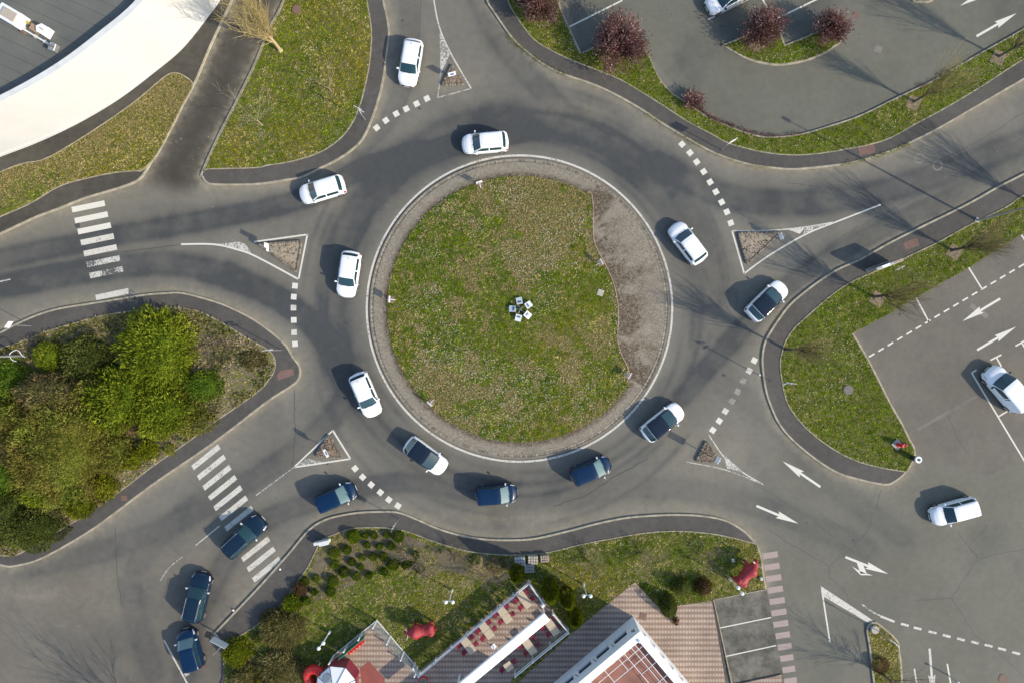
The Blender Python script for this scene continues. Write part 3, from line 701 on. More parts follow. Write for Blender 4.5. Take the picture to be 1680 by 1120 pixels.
# triangle islands outlines
line([(504.5,384),(490,457.5)], 2.8, 'fresh', 'white edge of the left splitter island facing the ring'); line([(417,397),(504.5,385)], 2.6, 'fresh', 'upper white edge of the left splitter island')
line([(297,401),(350,401),(387,409),(420,421),(489,458)], 2.8, 'fresh', 'long lower white edge of the left splitter island')
flat('road_hatch', [(357,400.5),(392,397),(403,401),(412,415),(388,408)], .009, 'worn', 'worn white nose of the left splitter island')
line([(1201,379),(1221,449)], 2.6, 'fresh', 'white edge of the upper right splitter island facing the ring'); line([(1201,379),(1260,378.5),(1320,373),(1367,365)], 2.2, 'used', 'upper edge of the upper right splitter island')
line([(1221,449),(1260,420.5),(1320,385.5),(1370,365),(1445,336)], 2.4, 'fresh', 'lower white edge of the upper right splitter island')
flat('road_hatch', [(1293,377),(1322,372),(1312,384)], .009, 'used', 'bright nose of the upper right splitter island'); flat('road_hatch', [(1321,374),(1372,364),(1318,384)], .009, 'worn', 'worn nose of the upper right splitter island')
line([(710,-10),(720,42),(738,85),(773,145.5)], 2.2, 'used', 'right edge of the top splitter island'); line([(773,145.5),(718,160.5)], 1.8, 'worn', 'lower edge of the top splitter island'); line([(718,160.5),(723,116),(722,58)], 1.8, 'worn', 'left edge of the top splitter island')
flat('road_hatch', [(721.5,52),(739,87),(724,120)], .009, 'worn', 'painted nose of the top splitter island')
line([(546,705.5),(575,752)], 2.8, 'fresh', 'right edge of the lower left splitter island', sm=False); line([(482,766),(546,705.5)], 2.4, 'fresh', 'upper edge of the lower left splitter island'); line([(482,766),(575,752)], 2.6, 'fresh', 'lower edge of the lower left splitter island')
flat('road_hatch', [(484,765),(503,751.5),(530,757.5)], .009, 'worn', 'worn nose of the lower left splitter island')
line([(1163,713),(1126,757)], 1.6, 'faint', 'left edge of the lower right splitter island'); line([(1126,757),(1190,770),(1250,793)], 1.6, 'worn', 'lower edge of the lower right splitter island'); line([(1163,713),(1187,748),(1212,770),(1252,794)], 1.8, 'used', 'right edge of the lower right splitter island')
flat('road_hatch', [(1186,743),(1200,757),(1222,775),(1193,768)], .009, 'worn', 'worn nose of the lower right splitter island')
line([(1250,793),(1300,812),(1325,825)], 1.2, 'ghostline', 'faint centre line of the lower right arm'); line([(482,766),(420,812)], 1.4, 'worn', 'thin centre line of the lower left arm'); line([(360,862),(321,894)], 1.6, 'used', 'short centre dash by the lower left zebra'); line([(300,912),(278,930),(263,952)], 1.4, 'worn', 'curved centre dash by the estate car')
line([(0,462),(18,458)], 2, 'worn', 'centre dash at the left edge'); line([(40,451),(75,442)], 1.8, 'faint', 'faint centre dash on the left arm'); line([(1610,264),(1680,222)], 1.6, 'ghostline', 'ghost of a centre line on the right arm')
line([(269,1049),(308,1122)], 2.6, 'used', 'white line beside the blue car at the bottom'); flat('road_hatch', rot(306,1104,8,7,-.5), .006, 'used', 'worn white square by the blue car')
line([(-10,952),(20,966),(60,982),(110,989),(180,987)], 3.0, 'ghostline', 'faded curved line at lower left'); line([(-10,995),(30,1010),(80,1024),(160,1027)], 4.0, 'ghostline', 'second faded curve at lower left')
# right car park
dx, dy = (1680 - 1425) / 17, (432 - 586) / 17
multi('bay_dashes', [rot(1430 + 15.35 * i, 582.5 - 9.15 * i, 10.5, 2.6, -.54) for i in range(19)], 'fresh', 'dashed white bay line in the right car park')
for a, b, lb in (((1588,437),(1611,474),'bay divider by the second tree of the right car park'), ((1503,489),(1524,528),'bay divider under the first tree of the right car park'), ((1675,384),(1700,425),'bay divider at the right edge'), ((1594,611),(1690,771),'long white bay line left of the white van'), ((1594,611),(1602,606.5),'short tick at the end of the van bay line'),
                 ((1638,683),(1656,672),'cross line behind the white van'), ((1625,590.5),(1643,581.5),'cross line before the white van'), ((1635,586.5),(1643,601),'tick line in front of the white van'), ((1666,567.5),(1700,548),'bay line at the right edge above the van'), ((1677,563),(1700,604),'bay divider at the right edge above the van'),
                 ((933,45),(1021,1),'long white bay line beside the purple tree'), ((1162,32.5),(1240,-7),'white bay line under the parked van at the top'), ((1249,-5),(1269,33.5),'white bay divider behind the second purple tree'), ((1269,33.5),(1345,-3),'white bay line beside the third purple tree'),
                 ((1177,1030),(1265,1012),'white line of the upper restaurant bay'), ((1185,1077),(1273,1058),'white line of the lower restaurant bay'), ((1348,965),(1361.5,1052),'thin white line beside the wedge mark'), ((1554,1088),(1563,1140),'white line with the white post on it'), ((1500,1096),(1507,1140),'worn white line at the bottom edge')):
    line([a, b], 2.5 if 'restaurant' not in lb else 1.8, 'fresh' if 'worn' not in lb else 'used', lb, z=.012 if 'bay' in lb and 'restaurant' in lb else .005)
flat('road_wedge', [(1346,960),(1434,1018),(1424,1020.5),(1350,977)], .009, 'used', 'long pale wedge mark leading to the small island')
multi('lane_dashes', [rot(1456,1014.5,25,3.6,.38)] + [rot(x, y, 13.2, 3.8, .25) for x, y in ((1484.5,1024),(1505.5,1030),(1530,1036.5),(1553,1042.3),(1576.5,1048),(1599.5,1053.2),(1621.8,1058.3),(1644,1064),(1667,1070.5),(1690,1077))], 'used', 'dashed white give way line right of the small island')
line([(1414,990),(1428,1001),(1444,1009)], 2.4, 'worn', 'worn curved end of the dashed line')
def arrow(a, b, label, mat='fresh', branch=None):
    L = math.hypot(b[0] - a[0], b[1] - a[1]); ux, uy = (b[0] - a[0]) / L, (b[1] - a[1]) / L
    def q(u, v): return (a[0] + ux * u - uy * v, a[1] + uy * u + ux * v)
    m = MB(); hs = L * .52
    m.sheet(gp([q(0,-1.9), q(hs + 1,-1.9), q(hs - 2,-6), q(L,0), q(hs - 2,6), q(hs + 1,1.9), q(0,1.9)]), .006)
    if branch:
        for p in branch: m.sheet(gp(p), .010)
    return tag(m.build('road_arrow', M[mat]), label, 'road arrow', kind='structure')
arrow((1346,798),(1284,756),'white road arrow pointing up left into the roundabout'); arrow((1241,829),(1310,858),'white road arrow pointing right out of the roundabout')
arrow((1602,60),(1668,22),'white car park arrow pointing up right'); arrow((1645,-28),(1575,10),'white car park arrow cut by the top edge'); arrow((1641,490),(1579,527),'white car park arrow pointing down left'); arrow((1603,574),(1667,536),'white car park arrow pointing up right by the van')
arrow((1387,913),(1457,940.5),'white double arrow, straight on and turning', branch=[[(1405,921),(1416,926),(1422,940),(1412,940)],[(1398,928.5),(1413,937),(1419,939),(1432,943),(1412,942.5)]])
arrow((1525,1063),(1532,1150),'worn white arrow pointing down at the bottom edge','used')
# patches, covers painted flush
for pts, mt, lb in (([(462,607),(481,604),(484,614),(457,623),(455,615)],'patch_red','reddish tactile patch on the left pavement'), (rot(1421,247,27,14,-.2),'patch_red','reddish patch on the upper right pavement'), (rot(1494,401,24,13,-.35),'patch_red','reddish patch on the right pavement'), (rot(205,816,10,9,0),'patch_red','small reddish spot on the left pavement')):
    flat('pavement_patch', pts, .126, mt, lb, 'patch')
for pts, mt, lb in ((circ(4.5,14,cx=127,cy=370),'patch_dark','dark round spot on the left zebra crossing'), (circ(6.5,16,cx=1403,cy=25),'patch_red','round reddish patch in the upper car park'), (rot(1441,81,12,11,.3),'patch_light','pale patch in the upper car park'), (rot(1606,510,34,8,.62),'patch_light','pale patch under the car park arrow'), (rot(1410,716,110,8,-.52),'patch_light','pale trench scar in the right car park') if False else (rot(1555,676,116,5,-.52),'scar','pale trench scar in the right car park')):
    flat('road_patch', pts, .004, mt, lb, 'patch')
for x, y in ((1508,260),(1538,272)):
    a = circ(8.5,20,cx=x,cy=y); b = circ(6,20,cx=x,cy=y); m = MB()
    for i in range(20): m.sheet(gp([a[i],a[i+1],b[i+1],b[i]]), .004)
    tag(m.build('road_patch', M['patch_light']), 'pale ring round a cover on the right road at %s' % ('left' if x < 1520 else 'right'), 'patch', kind='structure')
def crack(pts, w=.7, label='dark tar crack in the asphalt', mat='tar'):
    q = []
    for i in range(len(pts) - 1):
        for k in range(6):
            t = k / 6; q.append((pts[i][0] + (pts[i+1][0] - pts[i][0]) * t + rnd.uniform(-1.3,1.3), pts[i][1] + (pts[i+1][1] - pts[i][1]) * t + rnd.uniform(-1.3,1.3)))
    q.append(pts[-1]); line(q, w, mat, label, .0045, sm=False)
for i, pts in enumerate(([(1432,840),(1425,868),(1395,900),(1360,928)],[(1260,868),(1320,905),(1360,928),(1360,945),(1385,968),(1395,990)],[(1345,842),(1395,873)],[(1620,860),(1590,895),(1604,915),(1585,945),(1560,980),(1500,985)],[(1604,915),(1680,900)],[(1560,980),(1600,1040),(1650,1080),(1680,1110)],[(1570,870),(1604,915)],
                        [(482,640),(484,700),(480,765)],[(190,865),(192,940),(200,990)],[(380,40),(390,40)],[(588,360),(625,345),(632,340)],[(1447,800),(1437,835)],[(1555,680),(1570,720),(1590,745)],[(100,432),(170,417),(297,402)],[(170,1080),(190,1120)],[(840,1000),(842,1001)])):
    if i in (9, 15): continue
    crack(pts, 1.0 if i in (7, 13) else .8, 'dark crack number %d' % i if False else ('dark crack across the asphalt %s' % ['left of the double arrow','down to the wedge mark','below the exit arrow','in the lower right yard','towards the right edge','towards the bottom right corner','below the white estate','beside the lower left splitter','in the lower left road','','beside the central ring','below the right pavement tip','in the right car park','along the left arm','at the bottom left',''][i]))
crack([(908,830),(960,812),(1010,780),(1064,752)], 1.6, 'long dark tyre mark curving under the blue cars')
# tree pits and manholes
for x, y, a, lb in ((1497,170,.42,'square soil pit of the first verge tree'),(1636,96,.42,'square soil pit of the second verge tree'),(1438,491,.52,'square soil pit of the first right lawn tree'),(1564,414,.52,'square soil pit of the second right lawn tree'),(1238,73,.42,'square soil pit in the car park bed')):
    m = MB()
    for q, s in ((.17, 21), (.22, 21)): pass
    P0 = gp(rot(x, y, 21, 21, a)); m.prism(P0, .1, .175); tag(m.build('tree_pit', M['litter']), lb, 'tree pit', kind='structure')
def manhole(x, y, r, z, lb, mat='rust', sq=False):
    m = MB(); p = rot(x, y, 2 * r, 2 * r, .3) if sq else circ(r, 18, cx=x, cy=y)[:-1]
    m.prism(gp(p), z - .05, z + .025); p2 = rot(x, y, 1.4 * r, 1.4 * r, .3) if sq else circ(r * .8, 18, cx=x, cy=y)[:-1]
    m.prism(gp(p2), z, z + .032); o = m.build('manhole_cover', M[mat]); tag(o, lb, 'manhole cover')
manhole(488, 17.5, 7.5, .2, 'round rusty manhole cover in the lawn by the bare willow'); manhole(1390, 639, 8, .2, 'round grey manhole cover in the right hand lawn', 'scar')
manhole(390, 740, 6, -.015, 'round manhole cover beside the lower left zebra crossing', 'scar'); manhole(342, 1040.5, 5, .0, 'square drain grate between the parked estate and the pavement', 'dark_metal', True)
manhole(984, 481, 5, dome(np.array([134.]))[0] + .05, 'square pale inspection cover in the central lawn', 'concrete', True); manhole(1054, 1009, 5.5, .17, 'square brown cover in the block paving by the restaurant corner', 'rust', True)
manhole(1645, 1112, 7, 0, 'round dark manhole cover at the bottom edge', 'rust')

def blob(x, y, r):
    q = [rnd.uniform(.6, 1.2) for _ in range(11)]; return [(x + r * q[k] * math.cos(k * .571), y + r * q[k] * math.sin(k * .571)) for k in range(11)]
multi('oil_stains', [blob(x + rnd.uniform(-8, 8), y + rnd.uniform(-8, 8), rnd.uniform(1.2, 2.8)) for x, y in ((1010,30),(1100,18),(1180,50),(1300,20),(1210,1000),(1225,1045),(1240,1090),(1540,480),(1600,455),(1480,520),(1400,880),(1330,850),(420,760),(450,820),(530,760),(250,890),(300,1000),(690,180),(660,30),(1230,540),(1190,620))], 'patch_dark', 'small dark oil drips scattered over the asphalt', z=.0042, cat='stain')
multi('oil_stains', [blob(*q, rnd.uniform(1.0, 2.0)) for q in ((326,243),(289,233),(270,240),(342,225),(317,262),(297,228),(349,340))], 'patch_light', 'few pale specks on the driveway by the white building', z=.0042, cat='stain')
for pts, lb in (([(1290,300),(1400,312),(1500,285),(1600,235),(1680,185)],'paving seam along the upper lane of the right arm'),([(1370,395),(1470,340),(1570,285),(1680,225)],'paving seam along the middle of the right arm'),([(20,420),(150,385),(300,352),(420,335)],'paving seam along the upper lane of the left arm'),([(690,0),(688,60),(684,120),(664,170)],'paving seam down the top entry lane'),([(1250,800),(1330,850),(1400,905)],'paving seam in the lower right arm')):
    crack(pts, .55, lb, 'patch_dark')
# ------------------------------------------------------------------ buildings
def store():
    h = 7.6; rb = h - .75
    wl_ = curve([(-160,330),(-80,292),(0,258),(50,239),(100,217),(150,191),(200,160),(250,122),(300,80),(345,24),(362,0),(395,-55),(430,-130)], n=6)
    W = gp(wl_); n = len(W)
    back = gp([(250,-320),(-380,-320),(-380,330)])
    r = thing('store_building', 'flat roofed building with a tall curved white wall and grey felt roof', 'building')
    def off(d):
        o = []
        for i in range(n):
            a, b = W[max(i - 1, 0)], W[min(i + 1, n - 1)]; dx, dy = b[0] - a[0], b[1] - a[1]; l = math.hypot(dx, dy)
            o.append((W[i][0] - dy / l * d, W[i][1] + dx / l * d))
        return o
    wi = off(.34)
    m = MB()
    for i in range(n - 1):
        m.add([(*W[i], 0), (*W[i + 1], 0), (*W[i + 1], h), (*W[i], h)], [(0, 1, 2, 3)])
        m.add([(*wi[i], rb - .1), (*wi[i + 1], rb - .1), (*wi[i + 1], h), (*wi[i], h)], [(3, 2, 1, 0)])
    bk = [W[-1]] + back + [W[0]]
    for a, b in zip(bk[:-1], bk[1:]): m.add([(*a, 0), (*b, 0), (*b, h), (*a, h)], [(0, 1, 2, 3)])
    m.build('wall', M['cream'], r, smooth=False, fix=False)
    m = MB(); o2 = off(-.05); i2 = off(.42)
    for i in range(n - 1):
        for q0, q1, z0, z1 in ((o2, i2, h + .001, h + .05),):
            m.add([(*q0[i], z0), (*q0[i + 1], z0), (*q0[i + 1], z1), (*q0[i], z1), (*q1[i], z0), (*q1[i + 1], z0), (*q1[i + 1], z1), (*q1[i], z1)], [(0, 1, 2, 3), (3, 2, 6, 7), (7, 6, 5, 4)])
    m.build('coping', M['coping'], r)
    m = MB(); b0 = off(-.07); b1 = off(.0)
    for i in range(n - 1):
        m.add([(*b0[i], 0), (*b0[i + 1], 0), (*b0[i + 1], .45), (*b0[i], .45), (*b1[i + 1], .46), (*b1[i], .46)], [(0, 1, 2, 3), (3, 2, 4, 5)])
    m.build('plinth', M['cream'], r)
    poly = wi + back
    MB().sheet(poly, rb).build('roof', M['felt'], r)
    # bright white panel fixed to the wall at the left, and joints of the cladding
    p0, p1 = off(-.03), off(-.0); idx = [i for i in range(n) if -75 < (W[i][0] / S + 840) < 20]
    m = MB()
    for i in idx[:-1]:
        m.add([(*p0[i], 4.0), (*p0[i + 1], 4.0), (*p0[i + 1], 7.2), (*p0[i], 7.2)], [(0, 1, 2, 3)])
    m.add([(*p0[idx[0]], 4.0), (*W[idx[0]], 4.0), (*W[idx[0]], 7.2), (*p0[idx[0]], 7.2)], [(0, 1, 2, 3)]); m.add([(*p0[idx[-1]], 4.0), (*W[idx[-1]], 4.0), (*W[idx[-1]], 7.2), (*p0[idx[-1]], 7.2)], [(0, 1, 2, 3)])
    m.build('wall_panel', M['panel_white'], r)
    # things standing on the roof
    a = -.53
    def R(px, py, z): return (*g(px, py, z), z)
    u = thing('roof_ventilator', 'white box ventilation unit with a tan lid on the grey roof', 'ventilation unit', R(28, 33, rb), a)
    MB().bbox((0, 0, .5), (1.9, 1.15, 1.0), 0, .05).build('casing', M['white_metal'], u)
    MB().bbox((.12, .02, 1.06), (1.25, .72, .12), 0, .03).build('lid', plain('tan_lid', (.42, .36, .29), .8), u)
    MB().box((1.15, .25, .25), (.4, .22, .25)).build('coupling', plain('ochre_metal', (.42, .33, .06), .6), u)
    MB().box((1.05, -.5, .12), (.35, .4, .24)).build('support', M['rust'], u)
    d = thing('roof_duct', 'long thin white duct running along the grey roof to a small box', 'duct', R(60, 61, rb), a)
    MB().tube([(-1.4, 0, .3), (1.15, 0, .3)], .07, 8).build('pipe', M['white_metal'], d)
    MB().tube([(1.15, 0, .3), (1.55, -.06, .3)], .1, 8).build('joint', M['grey_metal'], d)
    MB().bbox((1.85, -.05, .3), (.55, .62, .5), .2, .04).build('box', M['grey_metal'], d); MB().box((1.85, -.05, .57), (.5, .1, .03), .2).build('lid', M['rust'], d)
    for x in (-1.1, 0, .9): MB().box((x, 0, .12), (.12, .3, .24)).build('support', M['concrete'], d)
    c = thing('roof_cowl', 'white angular chimney cowl with a tan brick base on the grey roof', 'chimney cowl', R(79, 53, rb), a)
    MB().box((-.75, -.3, .3), (.5, .5, .6)).build('brick_base', plain('tan_brick', (.36, .24, .15), .9), c)
    MB().prism([(-.5, -.1), (-.25, -.45), (.45, -.45), (.45, .3), (-.2, .3)], .02, .75).build('cowl', M['sign_white'], c)
    MB().box((0, -.08, .757), (.4, .05, .014), -.1).build('slot', M['black'], c)
store()

def grill():
    h = 3.45; base = g(1038, 1008.6)
    d1 = Vector((-.766, -.642, 0)).normalized(); d2 = Vector((-d1.y, d1.x, 0)) * 1.0
    if d2.y > 0: d2 = -d2
    yaw = math.atan2(d1.y, d1.x)
    r = thing('restaurant_building', 'low white restaurant building with parapet, dark windows and terracotta roof deck', 'building', (*base, 0), yaw)
    # local frame: x along the left wall, y = depth
    sy = 1 if (Matrix.Rotation(yaw, 3, 'Z') @ Vector((0, 1, 0))).dot(d2) > 0 else -1
    LX, LY = 17., 15.
    def Q(x, y): return (x, sy * y)
    t = .52
    wins = [(1.15 + 2.02 * i, 1.15 + 2.02 * i + 1.42) for i in range(7)]
    m = MB()
    def wallx(x0, x1, z0, z1): m.box(((x0 + x1) / 2, sy * t / 2, (z0 + z1) / 2), (x1 - x0, t, z1 - z0))
    wallx(0, LX, 0, 1.45); wallx(0, LX, 2.25, h)
    xs = [0] + [v for w_ in wins for v in w_] + [LX]
    for i in range(0, len(xs), 2): wallx(xs[i], xs[i + 1], 1.45, 2.25)
    m.box((t / 2, sy * (t + LY) / 2, h / 2), (t, LY - t, h))
    m.box((LX - t / 2, sy * (t + LY) / 2, h / 2), (t, LY - t, h)); m.box((LX / 2, sy * (LY - t / 2 + .003), h / 2), (LX - 2 * t - .004, t, h))
    m.build('wall', M['wall_white'], r)
    m = MB(); m.box((LX / 2 - .02, sy * (.27), h + .035), (LX + .1, .62, .07)); m.box((.27, sy * (.585 + LY / 2), h + .035), (.62, LY, .07)); m.build('coping', M['panel_white'], r)
    for x0, x1 in wins:
        f = MB().box(((x0 + x1) / 2, sy * .16, 1.85), (x1 - x0 - .004, .05, .79)).build('window', M['dark_metal'], r)
        MB().box(((x0 + x1) / 2, sy * .125, 1.85), (x1 - x0 - .12, .02, .68)).build('pane', M['pane'], f)
        MB().tube([(x1 + .1, -sy * .02, 2.45), (x1 + .12, -sy * .22, 2.55), (x1 + .2, -sy * .3, 2.42)], .035, 5).build('wall_lamp', M['dark_metal'], r)
    # raised letter like ornaments on the sunlit face
    for i in range(9):
        y = 1.2 + i * 1.25
        MB().box((-.05, sy * y, 2.5), (.10, .5, .55)).build('wall_letter', M['panel_white'], r)
    for q in (0, 1): MB().box((.45 + q * .18, -sy * .03, 2.6 - .12 * q), (.1, .06, .42 - .2 * q)).build('wall_letter', M['dark_metal'], r)
    MB().box(((t + LX) / 2, sy * (t + LY) / 2, h - .85), (LX - t - .01, LY - t - .01, .1)).build('roof', M['terracotta'], r)
    m = MB(); z = h - .12
    for y in (1.15, 1.95): m.tube([(t, sy * y, z), (LX, sy * y, z)], .028, 5)
    for x in (1.05, 1.45, 2.25): m.tube([(x, sy * t, z + .04), (x, sy * LY, z + .04)], .028, 5)
    for i in range(9): m.tube([(2.9 + i * 1.55, sy * t, z + .02), (2.9 + i * 1.55, sy * 1.95, z + .02)], .025, 5)
    for i in range(8): m.tube([(t, sy * (2.9 + i * 1.45), z + .06), (2.25, sy * (2.9 + i * 1.45), z + .06)], .025, 5)
    m.build('roof_frame', M['white_metal'], r)
    MB().box((9.75 + 6, sy * (7.2), 3.0), (12, 13.2, 6.0)).build('shade_block', M['wall_white'], r)  # unseen taller block, added so that the terrace falls in shade
    MB().bbox((9.75 + 6, sy * 7.2, 6.12), (12.4, 13.6, .22), 0, .05).build('shade_block_roof', M['felt'], r)
    for i in range(4): MB().box((11.4 + i * 2.8, sy * .585, 4.7), (1.5, .03, 1.1)).build('shade_block_pane', M['pane'], r)  # panes on the added block
    MB().bbox((3.6, sy * .8, h - .7), (.4, .3, .2), 0, .03).build('roof_outlet', M['concrete'], r)
    # small pale junction box at the corner, roof edge stones
    MB().ball((.55, sy * .55, h + .14), .14, 8, 6).build('corner_lamp', M['panel_white'], r)
grill()

# ------------------------------------------------------------------ terrace: screens, awning beam, tables and chairs
def screen_run(root, pts, hh, rails, posts=True, glass=True, every=2.0):
    P = [Vector((*p, 0)) for p in pts]
    for a, b in zip(P[:-1], P[1:]):
        d = b - a; L = d.length; ang = math.atan2(d.y, d.x); mid = (a + b) / 2
        if glass: MB().box((mid.x, mid.y, .17 + hh * .5), (L - .1, .016, hh * .86), ang).build('glass_pane', M['screen'], root)
        m = MB()
        for z in rails: m.box((mid.x, mid.y, .17 + z), (L, .07, .05), ang)
        m.build('rail', M['white_metal'], root)
        n = max(1, round(L / every))
        for i in range(n + 1):
            if i == 0 and a != P[0]: continue
            q = a + d * (i / n); MB().box((q.x, q.y, .17 + hh / 2 + .03), (.11, .11, hh + .1), ang).build('post', M['white_metal'], root)

r = thing('playground_screen', 'tall clear playground screen with white posts around the play tower corner', 'screen')
screen_run(r, gp([(549,1072),(619,1015),(685,1092)]), 1.75, (.06,), every=1.95)
gx0, gy0 = g(560, 1066); gx1, gy1 = g(600, 1032.5); an = math.atan2(gy1 - gy0, gx1 - gx0)
MB().box(((gx0 + gx1) / 2 + .12, (gy0 + gy1) / 2 - .14, .95), (math.hypot(gx1 - gx0, gy1 - gy0), .05, 1.35), an).build('green_panel', M['green'], r)
r = thing('terrace_screen', 'white railed glass screen around the dining terrace', 'screen')
screen_run(r, gp([(681,1085),(690,1098),(867,949),(890,980)]), 1.15, (.75, 1.15), every=1.9)
screen_run(r, gp([(906,998),(931,1027.5),(845,1098)]), 1.15, (.75, 1.15), every=1.9)
MB().bbox((*g(890, 984), .75), (.35, .25, 1.2), .5, .03).build('gate_post', M['sign_white'], r)
bx0, bx1 = Vector((*g(764, 1120, 3), 3)), Vector((*g(897, 1010, 3), 3)); bd = (bx1 - bx0); bang = math.atan2(bd.y, bd.x)
r = thing('awning_beam', 'long white awning beam spanning over the dining terrace', 'awning', (*((bx0 + bx1) / 2 - bd * .25).to_2d(), 0), bang)
MB().bbox((0, 0, 3), (bd.length * 1.5, .82, .26), 0, .05).build('casing', M['panel_white'], r)
for x in (-3.2, bd.length * .72): MB().box((x, 0, 1.45), (.14, .14, 2.66)).build('post', M['white_metal'], r)
px, py = g(810, 1058); r = thing('beam_post', 'thin white awning beam post with a diamond base plate on the dining terrace', 'lamp', (px, py, .17))
MB().box((0, 0, .03), (.42, .42, .06), PI / 4).build('base_plate', M['sign_white'], r); MB().tube([(0, 0, .06), (0, 0, 2.2)], .04, 8).build('pole', M['white_metal'], r); MB().ball((0, 0, 2.3), .14).build('globe', M['globe'], r)  # stands for the post under the awning beam, drawn with a globe on top

TA = math.atan2(-(130), 95)                 # direction of the long side of the tables (metres, y up)
tables = [((475,315),'at the pointed terrace corner',2), ((283,460),'second along the upper rail',2), ((107,612),'third along the upper rail',2), ((-70,757),'fourth along the upper rail',2),
          ((742,580),'under the upper tip of the awning beam',2), ((522,765),'halfway along the lower rail',2), ((320,958),'smallest, at the lower terrace end',1)]
CP = {}
def chair_proto():
    c = thing('terrace_chair', 'x', 'chair', group='crimson chairs on the dining terrace')
    MB().bbox((0, 0, .44), (.42, .42, .05), 0, .02).build('seat', M['crimson'], c)
    MB().box((.20, 0, .66), (.035, .40, .38), 0, .18).build('backrest', M['crimson'], c)
    for sx, sy_ in ((1, 1), (1, -1), (-1, 1), (-1, -1)): MB().tube([(sx * .18, sy_ * .18, .42), (sx * .21, sy_ * .2, 0)], .014, 5).build('leg', M['grey_metal'], c)
    return c
def table_proto(k):
    t = thing('dining_table', 'x', 'table', group='beige dining tables on the terrace')
    L = .78 * k
    for i in range(k): MB().bbox(((i - (k - 1) / 2) * .78, 0, .74), (.765, .72, .035), 0, .01).build('tabletop', M['table'], t)
    for sx in (-1, 1): MB().tube([(sx * (L / 2 - .3), 0, .72), (sx * (L / 2 - .3), 0, .03)], .035, 6).build('leg', M['dark_metal'], t)
    return t
ch0 = None; tp = {}
for (zx, zy), where, k in tables:
    px, py = 780 + zx / 5.895, 930 + zy / 5.895; cx, cy = g(px, py, .9); L = .78 * k
    if k not in tp: t = tp[k] = table_proto(k)
    else: t = copy_tree(tp[k])
    t.location = (cx, cy, .17); t.rotation_euler.z = TA; t['label'] = 'beige dining table ' + where
    ux, uy = math.cos(TA), math.sin(TA); vx, vy = -uy, ux
    for e in ([-.39, .39] if k == 2 else [0]):
        for s in (-1, 1):
            if ch0 is None: c = ch0 = chair_proto()
            else: c = copy_tree(ch0)
            jx, jy = rnd.uniform(-.05, .05), rnd.uniform(-.04, .08)
            c.location = (cx + ux * (e + jx) + vx * s * (.58 + jy), cy + uy * (e + jx) + vy * s * (.58 + jy), .17)
            c.rotation_euler.z = TA + (PI / 2 if s > 0 else -PI / 2) + rnd.uniform(-.12, .12)
            c['label'] = 'crimson chair, %s side %s, at table %s' % ('right' if s > 0 else 'left', 'at its middle' if k == 1 else ('lower end' if e > 0 else 'upper end'), where)

# ------------------------------------------------------------------ play tower, slide, mats
r0 = g(560, 1107); R8 = 32 * S
r = thing('play_tower', 'magenta eight sided play tower with white tent roof and grey round hatch', 'play tower', (*r0, .17))
def octa(rad, z): return [(rad * math.cos(math.radians(17 + 45 * i)), rad * math.sin(math.radians(17 + 45 * i)), z) for i in range(8)]
m = MB(); a, b = octa(R8, 0), octa(R8, 1.75); m.add(a + b, [(i, (i + 1) % 8, 8 + (i + 1) % 8, 8 + i) for i in range(8)]); m.build('wall', M['crimson'], r)
m = MB(); a, b = octa(R8 + .06, 1.72), octa(.25, 2.5); m.add(a + b, [(i, (i + 1) % 8, 8 + (i + 1) % 8, 8 + i) for i in range(8)] + [tuple(range(8, 16))]); m.build('roof', M['panel_white'], r)
m = MB(); e = octa(R8 + .06, 1.75); tp_ = octa(.26, 2.53)
for i in range(8): m.tube([e[i], tp_[i]], .025, 5); m.tube([e[i], e[(i + 1) % 8]], .025, 5)
m.build('roof_seam', M['dark_metal'], r)
nrm = math.radians(17 + 45 * 2.5); hx, hy = math.cos(nrm) * 1.12, math.sin(nrm) * 1.12
m = MB(); m.tube([(hx, hy, 1.98), (hx + .07 * math.cos(nrm), hy + .07 * math.sin(nrm), 2.20)], .38, 16); m.build('hatch', plain('grey_hatch', (.24, .28, .32), .4), r)
m = MB()
for i in range(5): m.bbox(((i - 2) * .34, 0, .25), (.30, .5, .5), 0, .04)
ob = m.build('toy_boxes', M['red']); ob.location = (*g(584, 1056), .17); ob.rotation_euler.z = math.radians(38); tag(ob, 'row of five bright red seat boxes by the green playground panel', 'boxes')
ob = MB().sheet(gp([(606,1082),(631,1110),(637,1160),(600,1160),(591,1094)]), .176).build('rubber_mat', M['rubber_mat']); tag(ob, 'dark red rubber mat on the playground paving', 'mat', kind='structure')
pl = [(*g(536, 1122, 1.5), 1.5), (*g(531, 1108, 1.45), 1.45), (*g(524, 1099, 1.35), 1.35), (*g(515, 1096, 1.2), 1.2), (*g(508, 1099, 1.0), 1.0), (*g(505, 1106, .8), .8), (*g(508, 1114, .6), .6), (*g(514, 1125, .45), .45), (*g(518, 1137, .4), .4)]
pl = curve(pl, n=4); r = thing('tube_slide', 'bright red curved tube slide of the play tower', 'slide', (0, 0, .15))
MB().tube(pl, .40, 16).build('tube', M['red'], r, smooth=True)
m = MB()
for i in range(2, len(pl) - 1, 5):
    p = Vector(pl[i]); d = (Vector(pl[i + 1]) - Vector(pl[i - 1])).normalized(); m.tube([p - d * .04, p + d * .04], .43, 16)
m.build('collar', M['red'], r)
for i in (10, 22): MB().tube([(*pl[i][:2], 0), (*pl[i][:2], pl[i][2] - .3)], .05, 8).build('post', M['white_metal'], r)
r = thing('tub_planter', 'red oval tub with grey inside beside the screen at the bottom edge', 'tub', (*g(696, 1113), .17), .2)
m = MB()
for z0, z1, ra, rb_ in ((0, .45, .36, .44),): m.tube([(0, 0, z0), (0, 0, z1)], [ra, rb_], 18, cap=False)
